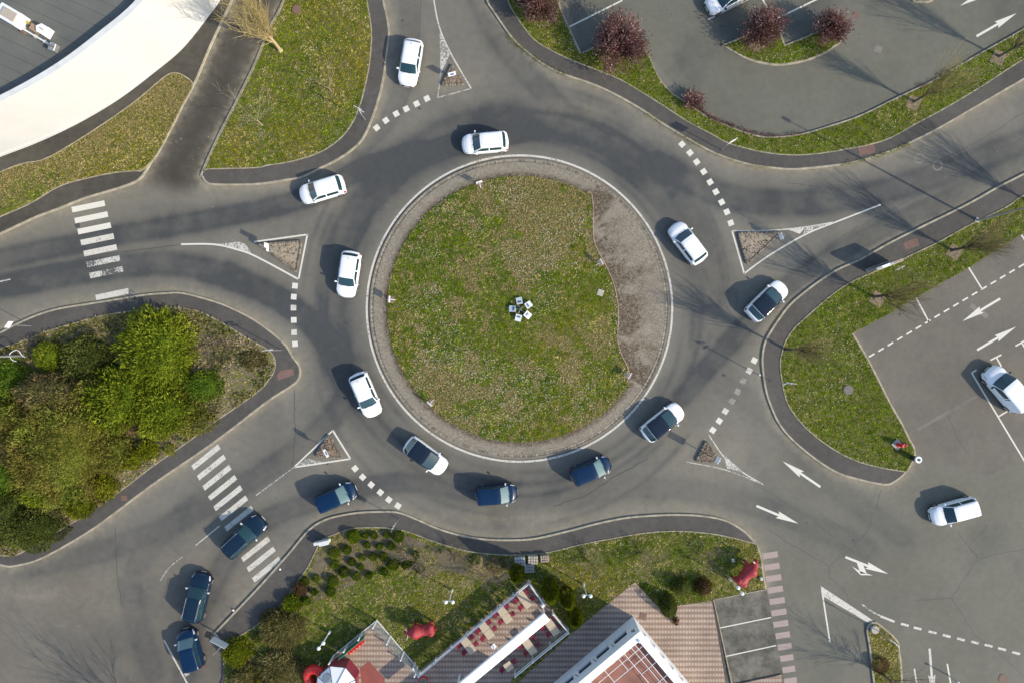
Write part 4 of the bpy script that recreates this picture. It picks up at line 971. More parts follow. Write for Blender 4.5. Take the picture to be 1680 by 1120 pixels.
m.tube([(0, 0, .45), (0, 0, .40)], [.44, .34], 18, cap=False); m.build('tub', M['red'], r); MB().tube([(0, 0, .30), (0, 0, .38)], .36, 18).build('filling', plain('grey_filling', (.24, .24, .21), .9), r)
MB().ball((0, 0, .42), .14, 8, 6, 1, 1, .6).build('plant', M['green'], r)

# ------------------------------------------------------------------ bull statues
def bull(px, py, rz, label, head_down=0.0):
    r = thing('bull_statue', label, 'statue', (*g(px, py, .9), .15), rz)
    m = MB()
    st = [(-1.18,1.16,.22,.24),(-1.08,1.15,.42,.38),(-.86,1.14,.55,.48),(-.62,1.10,.52,.50),(-.35,1.04,.47,.50),(-.05,1.05,.49,.55),(.22,1.13,.57,.64),(.45,1.22,.62,.72),(.66,1.28,.52,.68),(.84,1.26,.40,.54),(1.0,1.20,.33,.42),(1.12,1.14 - head_down * .3,.28,.34)]
    vs = []; n = 16
    for x, z, ry, rz_ in st: vs += [(x, ry * math.sin(2 * PI * j / n), z + rz_ * math.cos(2 * PI * j / n)) for j in range(n)]
    fs = [(i * n + j, i * n + (j + 1) % n, (i + 1) * n + (j + 1) % n, (i + 1) * n + j) for i in range(len(st) - 1) for j in range(n)] + [tuple(range(n)), tuple(len(vs) - 1 - j for j in range(n))]
    m.add(vs, fs)
    hz = 1.14 - head_down * .35
    m.tube([(1.02, 0, hz + .06), (1.20, 0, hz + .02), (1.36, 0, hz - .14), (1.46, 0, hz - .30), (1.50, 0, hz - .36)], [.27, .27, .21, .17, .12], 12)
    for s in (-1, 1):
        m.tube([(.60, s * .34, 1.0), (.66 + s * .06, s * .36, .62), (.64 + s * .08, s * .36, .40), (.66 + s * .09, s * .36, .10), (.70 + s * .09, s * .36, 0)], [.24, .15, .11, .09, .12], 10)
        m.tube([(-.90, s * .30, 1.0), (-.84 - s * .05, s * .34, .72), (-1.02 - s * .07, s * .34, .44), (-.99 - s * .07, s * .34, .12), (-.96 - s * .07, s * .34, 0)], [.30, .20, .10, .085, .115], 10)
        m.ball((.45, s * .36, 1.28), .30, 10, 8); m.ball((-.85, s * .26, 1.32), .30, 10, 8)
        m.tube([(1.16, s * .20, hz + .12), (1.12, s * .36, hz + .10), (1.12, s * .46, hz + .06)], [.06, .07, .02], 6)
    o = m.build('body', M['red_bull'], r)
    md = o.modifiers.new('one_surface', 'REMESH'); md.mode = 'VOXEL'; md.voxel_size = .035; md.use_smooth_shade = True
    sm = o.modifiers.new('soften', 'SMOOTH'); sm.iterations = 2; sm.factor = .5
    for s in (-1, 1): MB().tube([(1.22, s * .16, hz + .20), (1.22, s * .34, hz + .28), (1.28, s * .44, hz + .40), (1.34, s * .43, hz + .50)], [.055, .045, .03, .008], 8).build('horn', M['horn'], r, smooth=True)
    MB().tube([(-1.20, 0, 1.30), (-1.34, .04, 1.24), (-1.42, .10, .95), (-1.40, .12, .60), (-1.40, .12, .45)], [.05, .04, .03, .03, .055], 7).build('tail', M['red_bull'], r, smooth=True)
    MB().ball((1.33, .18, hz - .0), .03, 6, 4).build('eye', M['black'], r); MB().ball((1.33, -.18, hz - .0), .03, 6, 4).build('eye', M['black'], r)
    return r
bull(692, 1031, PI + .12, 'red bull statue facing left on the lawn between playground and terrace')
bull(1223, 939, math.radians(52), 'red bull statue at the right tip of the restaurant lawn')
for x, y, lb in ((1247, 947, 'small pale spotlight box at the lawn edge right of the bull'), (1201, 917, 'small pale spotlight box in the grass left of the bull')):
    r = thing('spotlight', lb, 'spotlight', (*g(x, y), .15), .1); MB().bbox((0, 0, .11), (.2, .26, .22), 0, .02).build('housing', M['sign_white'], r); MB().box((0, .0, .226), (.13, .16, .012)).build('lens', M['grey_metal'], r)

# ------------------------------------------------------------------ lamps, signs and street furniture
def twin_lamp(px, py, rz, label):
    r = thing('twin_globe_lamp', label, 'lamp', (*g(px, py), .15), rz, 'white twin globe lamps of the restaurant garden')
    MB().tube([(0, 0, 0), (0, 0, .5)], [.12, .08], 10).build('base', M['white_metal'], r); MB().tube([(0, 0, .5), (0, 0, 2.7)], .045, 8).build('pole', M['white_metal'], r)
    MB().tube([(-.3, 0, 2.72), (-.15, 0, 2.62), (.15, 0, 2.62), (.3, 0, 2.72)], .03, 6).build('arm', M['white_metal'], r)
    for s in (-1, 1): MB().ball((s * .3, 0, 2.88), .17, 14, 10).build('globe', M['globe'], r, smooth=True)
twin_lamp(742, 966, 0, 'white twin globe lamp above the left bull'); twin_lamp(957, 956.5, 0, 'white twin globe lamp beside the dark conifers'); twin_lamp(1196, 948, math.radians(-55), 'white twin globe lamp beside the right bull'); twin_lamp(542, 1034, math.radians(48), 'white twin globe lamp left of the playground')

def mast(px, py, h, label, rz=0, r0=.11, arm=None, curl=False):
    r = thing('street_lamp', label, 'street lamp', (*g(px, py), .12), rz)
    MB().box((0, 0, .03), (.4, .4, .06)).build('base_plate', M['grey_metal'], r)
    MB().tube([(0, 0, .06), (0, 0, 1.2), (0, 0, h)], [r0, r0 * .95, r0 * .55], 10).build('pole', M['grey_metal'], r)
    MB().tube([(0, 0, h), (.4, 0, h + .35), (1.2, 0, h + .5)], [.05, .045, .04], 8).build('arm', M['grey_metal'], r); MB().bbox((1.5, 0, h + .5), (.75, .3, .14), 0, .05).build('lantern', M['grey_metal'], r)
    if curl:
        b0 = g(px, py); MB().tube(curve([(g(u, v, 1.5)[0] - b0[0], g(u, v, 1.5)[1] - b0[1], 1.5) for u, v in ((42.5,585.5),(38,583),(33,576),(28,574),(21,577),(17.5,581),(19,587),(23,591),(28,592))], n=4), .028, 6).build('bracket', M['sign_white'], r)
    return r
mast(1602, 362, 10.2, 'tall grey street lamp leaning out over the right hand verge', math.radians(152)); mast(37, 583.5, 9, 'tall pale mast with a curled bracket in the shrub garden at left', 0, .10, curl=True)
def sign(px, py, h, plates, label, cat='sign', z=.12, pole='grey_metal', r0=.035, name='signpost'):
    """plates: (bottom height, width, height, direction the plate faces, material, offset along plate)"""
    r = thing(name, label, cat, (*g(px, py), z))
    MB().tube([(0, 0, 0), (0, 0, h)], r0, 8).build('pole', M[pole], r)
    for b, w_, hh, yaw, mt, of in plates:
        c, s = math.cos(yaw), math.sin(yaw); o = (c * .06 - s * of, s * .06 + c * of)
        f = MB().box((*o, b + hh / 2), (.03, w_, hh), yaw).build('plate', M[mt if mt in ('grey_metal', 'coping') else 'sign_white'], r)
        if mt == 'sign_blue': MB().box((o[0] + c * .018, o[1] + s * .018, b + hh / 2), (.008, w_ * .45, hh * .45), yaw).build('symbol', M['sign_blue'], f)
    return r
A_ = math.radians
sign(600, 198, 3.3, [(2.95, .72, .16, A_(63), 'w', .05), (2.7, .5, .16, A_(25), 'w', -.15), (2.45, .45, .14, A_(63), 'w', -.2)], 'signpost with white direction arms at the top give way line')
sign(1183, 247, 3.2, [(2.3, .75, .8, A_(-61), 'w', .1)], 'white sign panel on a post on the upper right pavement')
sign(1263, 624.5, 4.6, [(4.2, .8, .16, A_(85), 'w', -.2), (3.7, .5, .14, A_(120), 'w', .1)], 'thin signpost with two white blades on the right pavement')
sign(463, 574, 3.3, [(3.05, .85, .16, A_(98), 'w', .2), (2.75, .6, .16, A_(98), 'w', .1)], 'finger signpost at the tip of the left pavement')
sign(655, 850, 4.1, [(1.9, .40, 1.0, A_(147), 'w', 0)], 'tall signpost with a narrow pale plate on the bottom pavement')
sign(1437, 1031, 3.2, [(2.85, .7, .16, A_(50), 'w', -.1), (2.5, .6, .16, A_(60), 'w', .1)], 'signpost standing on the round stone base of the small island')
sign(52, 534.5, 3.2, [(2.55, .65, .55, A_(-35), 'w', .1)], 'white square sign on a long post at the left kerb')
sign(375, 1047, 3.0, [(.7, 1.5, .95, A_(62), 'coping', .35)], 'pale sign board beside the golden bush at the bottom left', r0=.05)
sign(1465, 443, 1.4, [(.8, .7, .45, A_(120), 'w', 0)], 'small white plate on a short post beside the poster stand', z=.15)
m = thing('white_post', 'white post with a round top on the line at the bottom edge', 'post', (*g(1556, 1107), 0)); MB().tube([(0, 0, 0), (0, 0, 1.3)], .05, 8).build('pole', M['grey_metal'], m); MB().ball((0, 0, 1.36), .11).build('cap', M['panel_white'], m)

r = thing('poster_stand', 'double sided glazed poster stand on the edge of the right pavement', 'poster stand', (*g(1439, 438), .12), A_(20))
MB().box((0, 0, .2), (2.3, .30, .4)).build('plinth', M['concrete'], r); MB().bbox((0, 0, 1.2), (2.5, .26, 1.6), 0, .04).build('case', M['grey_metal'], r)
MB().box((0, .133, 1.2), (2.3, .012, 1.4)).build('glass_front', M['pane'], r); MB().box((-.25, -.133, 1.2), (1.5, .012, 1.4)).build('poster', M['sign_white'], r); MB().box((-.35, 0, 2.004), (.7, .2, .012)).build('top_plate', M['panel_white'], r); MB().box((.8, 0, 2.004), (.85, .2, .012)).build('top_plate', plain('brown_cap', (.33, .25, .18), .7), r)
r = thing('utility_cabinet', 'pale utility cabinet at the corner of the restaurant garden', 'cabinet', (*g(536, 885), .15), A_(12)); MB().bbox((0, 0, .45), (.8, .32, .9), 0, .02).build('body', M['coping'], r); MB().box((0, 0, .93), (.86, .38, .05), 0).build('lid', M['coping'], r); MB().box((.0, .164, .45), (.7, .01, .75)).build('door', M['coping'], r)
MB().bbox((-.74, 0, .25), (.6, .28, .5), 0, .02).build('side_box', M['coping'], r)
for i, (x, y, a, s, lb) in enumerate(((853,917.5,.1,.8,'left pale stone block at the garden edge'),(874,915,.0,.75,'middle pale stone block at the garden edge'),(868,929,.05,.75,'lower grey stone block above the terrace corner'),(893,913,.1,.65,'right tan stone block at the garden edge'))):
    mb = MB(); nx = 4
    for p in range(nx):
        for q in range(3): mb.bbox(((p - 1.5) * s * .3, (q - 1) * s * .32, .2 + rnd.random() * .04), (s * .28, s * .3, .42 + rnd.random() * .06), rnd.uniform(-.03, .03), .03)
    o = mb.build('stone_block', plain('block_stone_%s' % 'abcd'[i], ((.33, .35, .36), (.42, .38, .32), (.27, .27, .27), (.36, .29, .24))[i], .9, 0, .25, 3)); o.location = (*g(x, y), .15); o.rotation_euler.z = a; tag(o, lb, 'stone block')
r = thing('fire_hydrant', 'red fire hydrant on a pale square slab at the tip of the right lawn', 'hydrant', (*g(1470, 728), .15), .3); MB().box((0, 0, .04), (.75, .75, .1), .5).build('slab', M['concrete'], r); MB().tube([(0, 0, .08), (0, 0, .75), (0, 0, .85)], [.16, .16, .10], 12).build('barrel', M['red'], r); MB().ball((0, 0, .86), .17, 10, 6, 1, 1, .6).build('bonnet', M['red'], r)
for s in (-1, 1): MB().tube([(s * .1, 0, .6), (s * .34, 0, .6)], .09, 10).build('outlet', M['red'], r)
MB().bbox((.5, -.12, .35), (.35, .3, .5), 0, .08).build('cover', M['crimson'], r)
r = thing('litter_bin', 'white ringed litter bin with black opening at the tip of the right lawn', 'bin', (*g(1495, 750), .12)); MB().tube([(0, 0, 0), (0, 0, .95)], [.22, .27], 18).build('body', M['dark_metal'], r)
m = MB(); m.tube([(0, 0, .88), (0, 0, 1.0), (0, 0, 1.04)], [.30, .30, .24], 20, cap=False); m.tube([(0, 0, 1.04), (0, 0, .98)], [.24, .13], 20, cap=False); m.build('rim', M['panel_white'], r); MB().tube([(0, 0, .9), (0, 0, .985)], .14, 16).build('opening', M['black'], r)
r = thing('stone_drum', 'round stone drum at the tip of the small planted island', 'stone drum', (*g(1432.5, 1030), .14)); MB().tube([(0, 0, 0), (0, 0, .2), (0, 0, .24)], [.36, .36, .32], 20).build('drum', M['concrete'], r)
for x, y, lb in ((460.5, 932.5, 'small white marker dot on the bottom left pavement'), (384, 999.5, 'small white marker dot on the kerb beside the estate car'), (1246.5, 615, 'small white marker dot on the road at the right kerb')):
    o = MB().tube([(0, 0, 0), (0, 0, .04)], .085, 10).build('marker_stud', M['panel_white']); o.location = (*g(x, y), .12 if x < 1000 and x > 400 else .13 if x < 400 else .0); tag(o, lb, 'marker')
# chevron boards on the central lawn
for x, y, lb in ((787,303,'white chevron board at the top left of the central lawn'),(642,492,'white chevron board at the left edge of the central lawn'),(984,432,'white chevron board at the right edge of the central lawn'),(707,660,'white chevron board at the lower left of the central lawn'),(1030,615,'white chevron board at the lower right of the central lawn')):
    dx, dy = x - CX, -(y - CY); yaw = math.atan2(dy, dx); z = float(dome(np.array([math.hypot(dx, dy)]))[0])
    r = thing('chevron_board', lb, 'chevron board', (*g(x, y), z), yaw, 'chevron boards round the central lawn')
    MB().box((.0, 0, .03), (.6, .6, .06)).build('slab', M['litter'], r)
    MB().box((0, 0, .75), (.05, .58, .5)).build('board', M['sign_white'], r)
    for q in (-.17, 0, .17):
        m = MB(); m.add([(.029, q - .05, .52), (.034, q + .05, .52), (.034, q + .14, .75), (.034, q + .05, .98), (.034, q - .05, .98), (.034, q + .04, .75)], [(0, 1, 2, 5), (5, 2, 3, 4)]); m.build('chevron', M['sign_blue'], r)
    MB().tube([(-.06, 0, .1), (-.06, 0, .95)], .035, 6).build('post', M['grey_metal'], r); MB().tube([(-.06, 0, .85), (-.42, 0, .1)], .025, 6).build('strut', M['sign_white'], r)
# ring of five tilted panels at the centre
zc = .61
for i, (zx, zy, a, lb) in enumerate(((585,345,100,'top white tilted panel of the central ring'),(795,435,35,'right upper white tilted panel of the central ring'),(775,665,-40,'right lower white tilted panel of the central ring'),(565,730,-105,'lower white tilted panel of the central ring'),(430,525,178,'left white tilted panel of the central ring'))):
    x, y = 810 + zx / 14, 470 + zy / 14
    r = thing('display_panel', lb, 'panel', (*g(x, y), zc), math.radians(a), 'five tilted panels at the centre')
    MB().box((.0, 0, .32), (.62, .55, .04), 0, .35).build('panel', M['panel_grey'], r)
    f = MB().box((-.09, 0, .385), (.16, .32, .02), 0, .35).build('marking', plain('grey_marking_%s' % 'abcde'[i], (.10, .11, .17), .5), r)
    MB().tube([(0, 0, 0), (0, 0, .3)], .035, 6).build('post', M['grey_metal'], r)
r = thing('centre_post', 'short green post standing in the middle of the five panels', 'post', (*g(853, 508), zc)); MB().tube([(0, 0, 0), (0, 0, .55)], .09, 8).build('pole', plain('green_post', (.05, .12, .09), .5), r); MB().ball((0, 0, .6), .18, 10, 6).build('cap', plain('dark_green_cap', (.05, .10, .10), .4), r)
m = MB()
for j in range(5): m.tube([(0, 0, .3), (.75 * math.cos(j * 1.257 + .6), .75 * math.sin(j * 1.257 + .6), .12)], .02, 5)
m.build('stay', M['grey_metal'], r)

# ------------------------------------------------------------------ splitter islands
def rounded(tri, rad, n=5):
    out = []
    for i in range(len(tri)):
        p = Vector(tri[i]); a = (Vector(tri[i - 1]) - p).normalized(); b = (Vector(tri[(i + 1) % len(tri)]) - p).normalized()
        p0, p1 = p + a * rad, p + b * rad
        for k in range(n + 1):
            t = k / n; out.append(tuple((p0 * (1 - t) ** 2 + p * 2 * t * (1 - t) + p1 * t * t)))
    return out
def splitter(tri, rad, label, gravel, rise, lumpy, signs=()):
    px = rounded(tri, rad); L = gp(px); L = ccw(L); cx = sum(p[0] for p in L) / len(L); cy = sum(p[1] for p in L) / len(L)
    r = thing('splitter_island', label, 'traffic island', (cx, cy, 0)); L = [(x - cx, y - cy) for x, y in L]
    # edge stones
    per = []; V = []; F = []; col = []
    tot = 0; n = len(L)
    for i in range(n):
        a, b = Vector(L[i]), Vector(L[(i + 1) % n]); l = (b - a).length
        k = max(1, round(l / .15))
        for q in range(k): per.append((a + (b - a) * ((q + .06) / k), a + (b - a) * ((q + .94) / k)))
    for a, b in per:
        d = (b - a); nrm = Vector((-d.y, d.x)).normalized(); i0 = len(V); c = .55 + .8 * rnd.random(); base = (.20 * c, .175 * c, .14 * c); z1 = .15 + rnd.random() * .03
        for z in (0, z1):
            for p in (a, b, b + nrm * .2, a + nrm * .2): V.append((p.x, p.y, z)); col.append(base)
        F += [(i0 + 4, i0 + 5, i0 + 6, i0 + 7), (i0, i0 + 1, i0 + 5, i0 + 4), (i0 + 1, i0 + 2, i0 + 6, i0 + 5), (i0 + 2, i0 + 3, i0 + 7, i0 + 6), (i0 + 3, i0, i0 + 4, i0 + 7)]
    fast_mesh('kerb_stones', V, F, M['stone'], r, np.array(col))
    ins = []
    for i in range(n):
        a, b = Vector(L[i - 1]), Vector(L[(i + 1) % n]); d = b - a; q = Vector(L[i]) + Vector((-d.y, d.x)).normalized() * .19; ins.append((q.x, q.y))
    rings = 6; V = []; F = []
    for k in range(rings):
        f = 1 - k / rings; z = .13 + rise * (1 - f * f)
        V += [(x * f, y * f, z + rnd.uniform(0, .03)) for x, y in ins]
    V.append((0, 0, .13 + rise)); 
    for k in range(rings - 1): F += [(k * n + i, k * n + (i + 1) % n, (k + 1) * n + (i + 1) % n, (k + 1) * n + i) for i in range(n)]
    F += [((rings - 1) * n + i, (rings - 1) * n + (i + 1) % n, len(V) - 1) for i in range(n)]
    MB().add(V, F).build('bed', M[gravel], r, smooth=True)
    Q = scatter([(x + cx, y + cy) for x, y in ins], lumpy); V = []; F = []; col = []
    for x, y in Q:
        x -= cx; y -= cy; s = rnd.uniform(.03, .075); f = max(0, 1 - math.hypot(x, y) / max(math.hypot(*p) for p in ins)); z = .14 + rise * f * .9; i0 = len(V); c = .55 + .9 * rnd.random(); a = rnd.random() * 3
        for zz in (0, s):
            for q in range(5): V.append((x + s * (1 - .35 * (zz > 0)) * math.cos(a + q * 1.257), y + s * (1 - .35 * (zz > 0)) * math.sin(a + q * 1.257), z + zz)); col.append((.25 * c, .20 * c, .14 * c))
        F += [(i0 + 5, i0 + 6, i0 + 7, i0 + 8), (i0 + 5, i0 + 8, i0 + 9, i0 + 5)] if False else [(i0 + q, i0 + (q + 1) % 5, i0 + 5 + (q + 1) % 5, i0 + 5 + q) for q in range(5)] + [(i0 + 5, i0 + 6, i0 + 7, i0 + 8)]
    if V: tag(fast_mesh('cobbles', V, F, M['stone'], r, np.array(col)), 'small tan stones set in the bed', kind='stuff')
splitter([(741,104),(722,142),(764,140)], 7, 'small cobbled splitter island with a blue and white sign at the top entry', 'litter', .10, 60)
splitter([(540,709),(514,748),(565,752)], 9, 'small cobbled splitter island at the lower left entry', 'litter', .10, 60)
splitter([(1158,719),(1138,757),(1182,758)], 9, 'small cobbled splitter island at the lower right entry', 'litter', .10, 60)
splitter([(420,400),(497,394),(488,449)], 7, 'large gravel splitter island at the left entry', 'gravel', .03, 26)
splitter([(1208,381),(1284,380),(1224,436)], 7, 'large gravel splitter island at the upper right entry', 'gravel', .03, 26)
sign(743, 128.5, 1.3, [(.5, .7, .8, A_(-75), 'sign_blue', 0)], 'blue and white keep right sign on the top splitter island', z=.2)
sign(543, 738, 2.2, [(1.3, .75, .75, A_(30), 'sign_blue', 0)], 'blue and white keep right sign on the lower left splitter island', z=.2)
sign(1167, 748, 2.4, [(1.4, .6, 1.0, A_(152), 'w', 0)], 'white rimmed sign on the lower right splitter island', z=.2, r0=.045)
sign(445.5, 409, 1.9, [(.8, .72, .5, A_(0), 'w', .0), (1.35, .42, .45, A_(0), 'w', .12)], 'double white plate sign on the left splitter island', z=.15)
sign(1274, 391, 1.6, [(.7, .6, .7, A_(200), 'w', 0)], 'pale and dark sign at the tip of the upper right splitter island', z=.15)
# ------------------------------------------------------------------ vegetation
def leaf_mesh(name, pos, d, ln, wd, col, parent=None, mat='leaf'):
    n = len(pos); d = d / (np.linalg.norm(d, axis=1, keepdims=True) + 1e-9)
    rv = rng.normal(size=(n, 3)); s = np.cross(d, rv); s /= (np.linalg.norm(s, axis=1, keepdims=True) + 1e-9)
    ln = (ln * (.6 + .8 * rng.random(n)))[:, None]; wd = (wd * (.6 + .8 * rng.random(n)))[:, None]
    V = np.stack([pos, pos + d * ln * .5 + s * wd * .5, pos + d * ln, pos + d * ln * .5 - s * wd * .5], 1).reshape(-1, 3)
    return fast_mesh(name, V, np.arange(4 * n).reshape(-1, 4), M[mat], parent, np.repeat(col, 4, 0))

def pal_cols(n, pos, pal, seed, sc=.9):
    """light and dark clumps out of a palette of three leaf colours"""
    f = fbm(pos + 50, sc, seed, 4) * .75 + rng.random(n) * .25; f = np.clip((f - .28) / .44, 0, 1)
    a, b, c = (np.array(q) for q in pal)
    col = np.where(f[:, None] < .5, a + (b - a) * (f[:, None] * 2), b + (c - b) * (f[:, None] * 2 - 1))
    return col * (.75 + .5 * rng.random((n, 1)))

def stems(root, rx, h, n=5, r=.04):
    m = MB()
    for i in range(n):
        a = i * 2 * PI / n + rnd.random(); q = rx * .55 * rnd.random()
        m.tube([(.06 * math.cos(a), .06 * math.sin(a), 0), (q * .5 * math.cos(a), q * .5 * math.sin(a), h * .35), (q * math.cos(a), q * math.sin(a), h * .7)], [r, r * .7, r * .35], 5)
    m.build('stem', M['bark'], root)

def shrub(name, label, px, py, rx, ry, h, n, pal, seed, rz=0, ln=.22, wd=.09, up=.5, lump=.35, lsc=1.1, group=None, cat='shrub', flat_=1.0, z0=.15):
    rx *= S; ry *= S
    r = thing(name, label, cat, (*g(px, py, h * .5), z0), rz, group)
    d = rng.normal(size=(n, 3)); d[:, 2] = np.abs(d[:, 2]) * 1.0 - .12; d /= np.linalg.norm(d, axis=1, keepdims=True)
    rad = 1 - .5 * rng.random(n) ** 2.2
    k = 1 - lump + 2 * lump * fbm(d * [rx, ry, h] + seed * 3.7, lsc, seed, 3)
    pos = d * rad[:, None] * k[:, None] * [rx, ry, h * .92]; pos[:, 2] = np.maximum(pos[:, 2] + .04, .04) 
    dr = d * [1, 1, .8] + rng.normal(size=(n, 3)) * .45 + [0, 0, up]
    cl = pal_cols(n, pos + [px, py, 0], pal, seed)
    if n > 8000:      # brown twiggy patches and greener patches in the big crowns
        q = fbm(pos + seed, .55, seed + 70, 3)[:, None]; cl = cl * (1 + (smooth01(q, .48, .6)) * (np.array([1.0, .86, 1.0]) - 1) + smooth01(1 - q, .54, .64) * (np.array([.84, 1.0, .80]) - 1))
    leaf_mesh('foliage', pos, dr, ln, wd, cl, r)
    if h > .75:      # dense inner foliage
        m = MB(); m.ball((0, 0, 0), 1.0, 18, 10); v = np.array(m.v); kk = 1 - lump + 2 * lump * fbm(v * [rx, ry, h] + seed * 3.7, lsc, seed, 3)
        v = v * kk[:, None] * [rx * .70, ry * .70, h * .64]; v[:, 2] = np.maximum(v[:, 2], 0.02); m.v = [tuple(q) for q in v]
        key = 'inner_' + str(pal[0]); M.setdefault(key, plain('inner_foliage', tuple(x * 1.1 for x in pal[0]), .95, 0, .4, 5, .05)); m.build('inner_foliage', M[key], r, smooth=True)
    stems(r, min(rx, ry), h, 5 if n > 1500 else 3, .05 if h > 1.2 else .02)
    return r

LIME = ((.075,.110,.008),(.195,.245,.018),(.33,.37,.040)); OLV = ((.110,.122,.018),(.225,.232,.044),(.33,.325,.072)); BRN = ((.12,.095,.045),(.24,.195,.085),(.36,.30,.13))
DKG = ((.040,.055,.012),(.105,.130,.028),(.19,.21,.055)); BRT = ((.055,.10,.010),(.125,.20,.018),(.21,.29,.040)); YEL = ((.075,.095,.006),(.19,.21,.014),(.36,.34,.035))
HAY = ((.11,.10,.032),(.22,.20,.075),(.36,.32,.14)); PUR = ((.075,.030,.026),(.19,.092,.078),(.38,.25,.23)); RUS = ((.055,.032,.016),(.115,.068,.034),(.18,.12,.065)); TOP = ((.035,.070,.005),(.105,.160,.009),(.19,.24,.02))

# shrub garden on the left
for a in (('feathery_conifer','tall lime green feathery conifer filling the top of the shrub garden',255,575,62,66,2.6,7500,LIME,1,.34,.10),
          ('feathery_conifer','lime green feathery conifer on the lower left side of the tall one',190,655,60,52,2.4,6000,LIME,2,.34,.10),
          ('feathery_conifer','lime green feathery conifer trailing right below the tall one',262,668,50,45,1.8,4200,LIME,3,.32,.10),
          ('broad_bush','big olive brown bush with clumpy crown at the left of the shrub garden',92,735,88,100,3.2,30000,OLV,4,.21,.075),
          ('broad_bush','brown twiggy bush above the big olive bush',82,650,58,38,2.6,9500,BRN,5,.26,.06),
          ('broad_bush','brownish bush at the left edge, above the big olive bush',20,690,44,44,2.4,9000,OLV,6,.21,.075),
          ('dark_bush','dark small leaved bush between the green ball and the tall conifer',138,592,42,38,1.5,7000,DKG,7,.14,.10),
          ('ball_bush','bright green ball bush near the curled mast',79,585,25,26,1.3,2200,LIME,8,.20,.07),
          ('dark_bush','dark green bush at the left edge under the mast',10,625,34,36,1.8,3600,BRT,9,.22,.08),
          ('green_bush','fresh green bush at the right of the tall conifer',332,632,32,25,1.0,2600,BRT,10,.18,.08),
          ('green_bush','low green bush left of the fresh green bush',290,650,26,18,.8,1300,OLV,11,.18,.08),
          ('dark_bush','dark purple brown bush between the two big bushes',222,690,22,24,.9,1300,RUS,12,.12,.06),
          ('dark_bush','dark green bush at the left edge beside the big olive bush',2,770,22,50,2.0,2600,BRT,13,.26,.09),
          ('dark_bush','dark small leaved bush at the bottom of the shrub garden',45,868,62,34,1.4,7500,DKG,14,.14,.10),
          ('dark_bush','dark small leaved bush at the left end of the shrub garden',5,840,30,40,1.6,3600,DKG,15,.14,.10),
          ('broad_bush','olive bush between big olive bush and tall conifer',150,648,36,30,1.9,3600,OLV,40,.28,.10),
          ('broad_bush','low olive brown bush at the right foot of the big olive bush',178,742,40,34,1.3,3400,OLV,41,.26,.09),
          ('broad_bush','brown olive bush at the left edge, below the dark green one',6,730,36,36,2.2,3400,BRN,42,.30,.08),
          ('broad_bush','soft olive bush below the fresh green bush, near the pavement',318,690,34,22,.7,1900,OLV,43,.22,.08),
          ('lime_bush','yellow green bush at the bottom right of the big olive bush',130,828,26,22,1.0,1800,YEL,16,.22,.08),
          ('lime_bush','yellow green bush by the pavement below the big olive bush',172,797,19,20,.9,1500,YEL,17,.2,.08),
          ('lime_bush','yellow green bush between olive bush and pavement',216,752,18,18,.8,1100,YEL,18,.2,.08),
          ('lime_bush','yellow green bush above the zebra crossing',243,738,17,15,.8,1100,YEL,19,.2,.08),
          ('lime_bush','smallest yellow green bush at the pavement edge',280,737,8,8,.5,350,YEL,20,.16,.07),
          ('lime_bush','yellow green bush in the right part of the garden above the zebra crossing',258,706,24,14,.7,1200,LIME,21,.2,.08),
          ('green_bush','light green bush at the bottom right corner of the big olive bush',60,815,34,18,1.6,1700,LIME,22,.22,.08),
          ('green_bush','mid green bush near the pavement below the fresh green bush',305,672,30,20,.8,1500,OLV,23,.2,.07),
          ('grey_bush','grey lavender bush at the top left of the shrub garden',62,560,14,9,.5,500,((.06,.065,.05),(.12,.12,.10),(.2,.19,.17)),24,.14,.05),
          ('grey_bush','grey green bush under the top pavement',142,548,16,10,.5,600,((.05,.06,.04),(.12,.13,.10),(.2,.2,.16)),25,.14,.05),
          ('dark_bush','dark bush below the small leaved bush beside the olive crown',150,690,26,22,1.2,1400,DKG,26,.16,.07),
          ('low_bush','small yellowing bush at the tip of the shrub garden',415,590,22,14,.35,900,((.07,.075,.02),(.13,.12,.04),(.2,.17,.07)),27,.16,.06),
          ('low_bush','low pinkish flowering bush in the right part of the shrub garden',355,575,26,24,.4,1300,((.10,.08,.05),(.20,.165,.115),(.34,.28,.21)),28,.12,.05)):
    shrub(a[0], a[1], *a[2:9], seed=a[9], ln=a[10], wd=a[11], up=.35 if a[0] != 'feathery_conifer' else .15, lump=.45 if a[6] > 1.5 else .3, lsc=1.0, cat='conifer' if 'conifer' in a[0] else 'bush')
# rough weeds over bare garden ground
Q = scatter(ccw(gp(l_w)), 60); f = fbm(Q, .5, 501, 3); Q = Q[f > .36]; nq = len(Q)
tag(leaf_mesh('ground_cover', np.concatenate([Q, np.full((nq, 1), .16)], 1), rng.normal(size=(nq, 3)) * [1, 1, .3] + [0, 0, .5], .26, .13, pal_cols(nq, np.concatenate([Q, np.zeros((nq, 1))], 1), ((.07,.10,.015),(.19,.18,.05),(.42,.34,.23)), 9)), 'low weeds and dry stalks on the ground of the shrub garden', 'ground cover', kind='stuff')

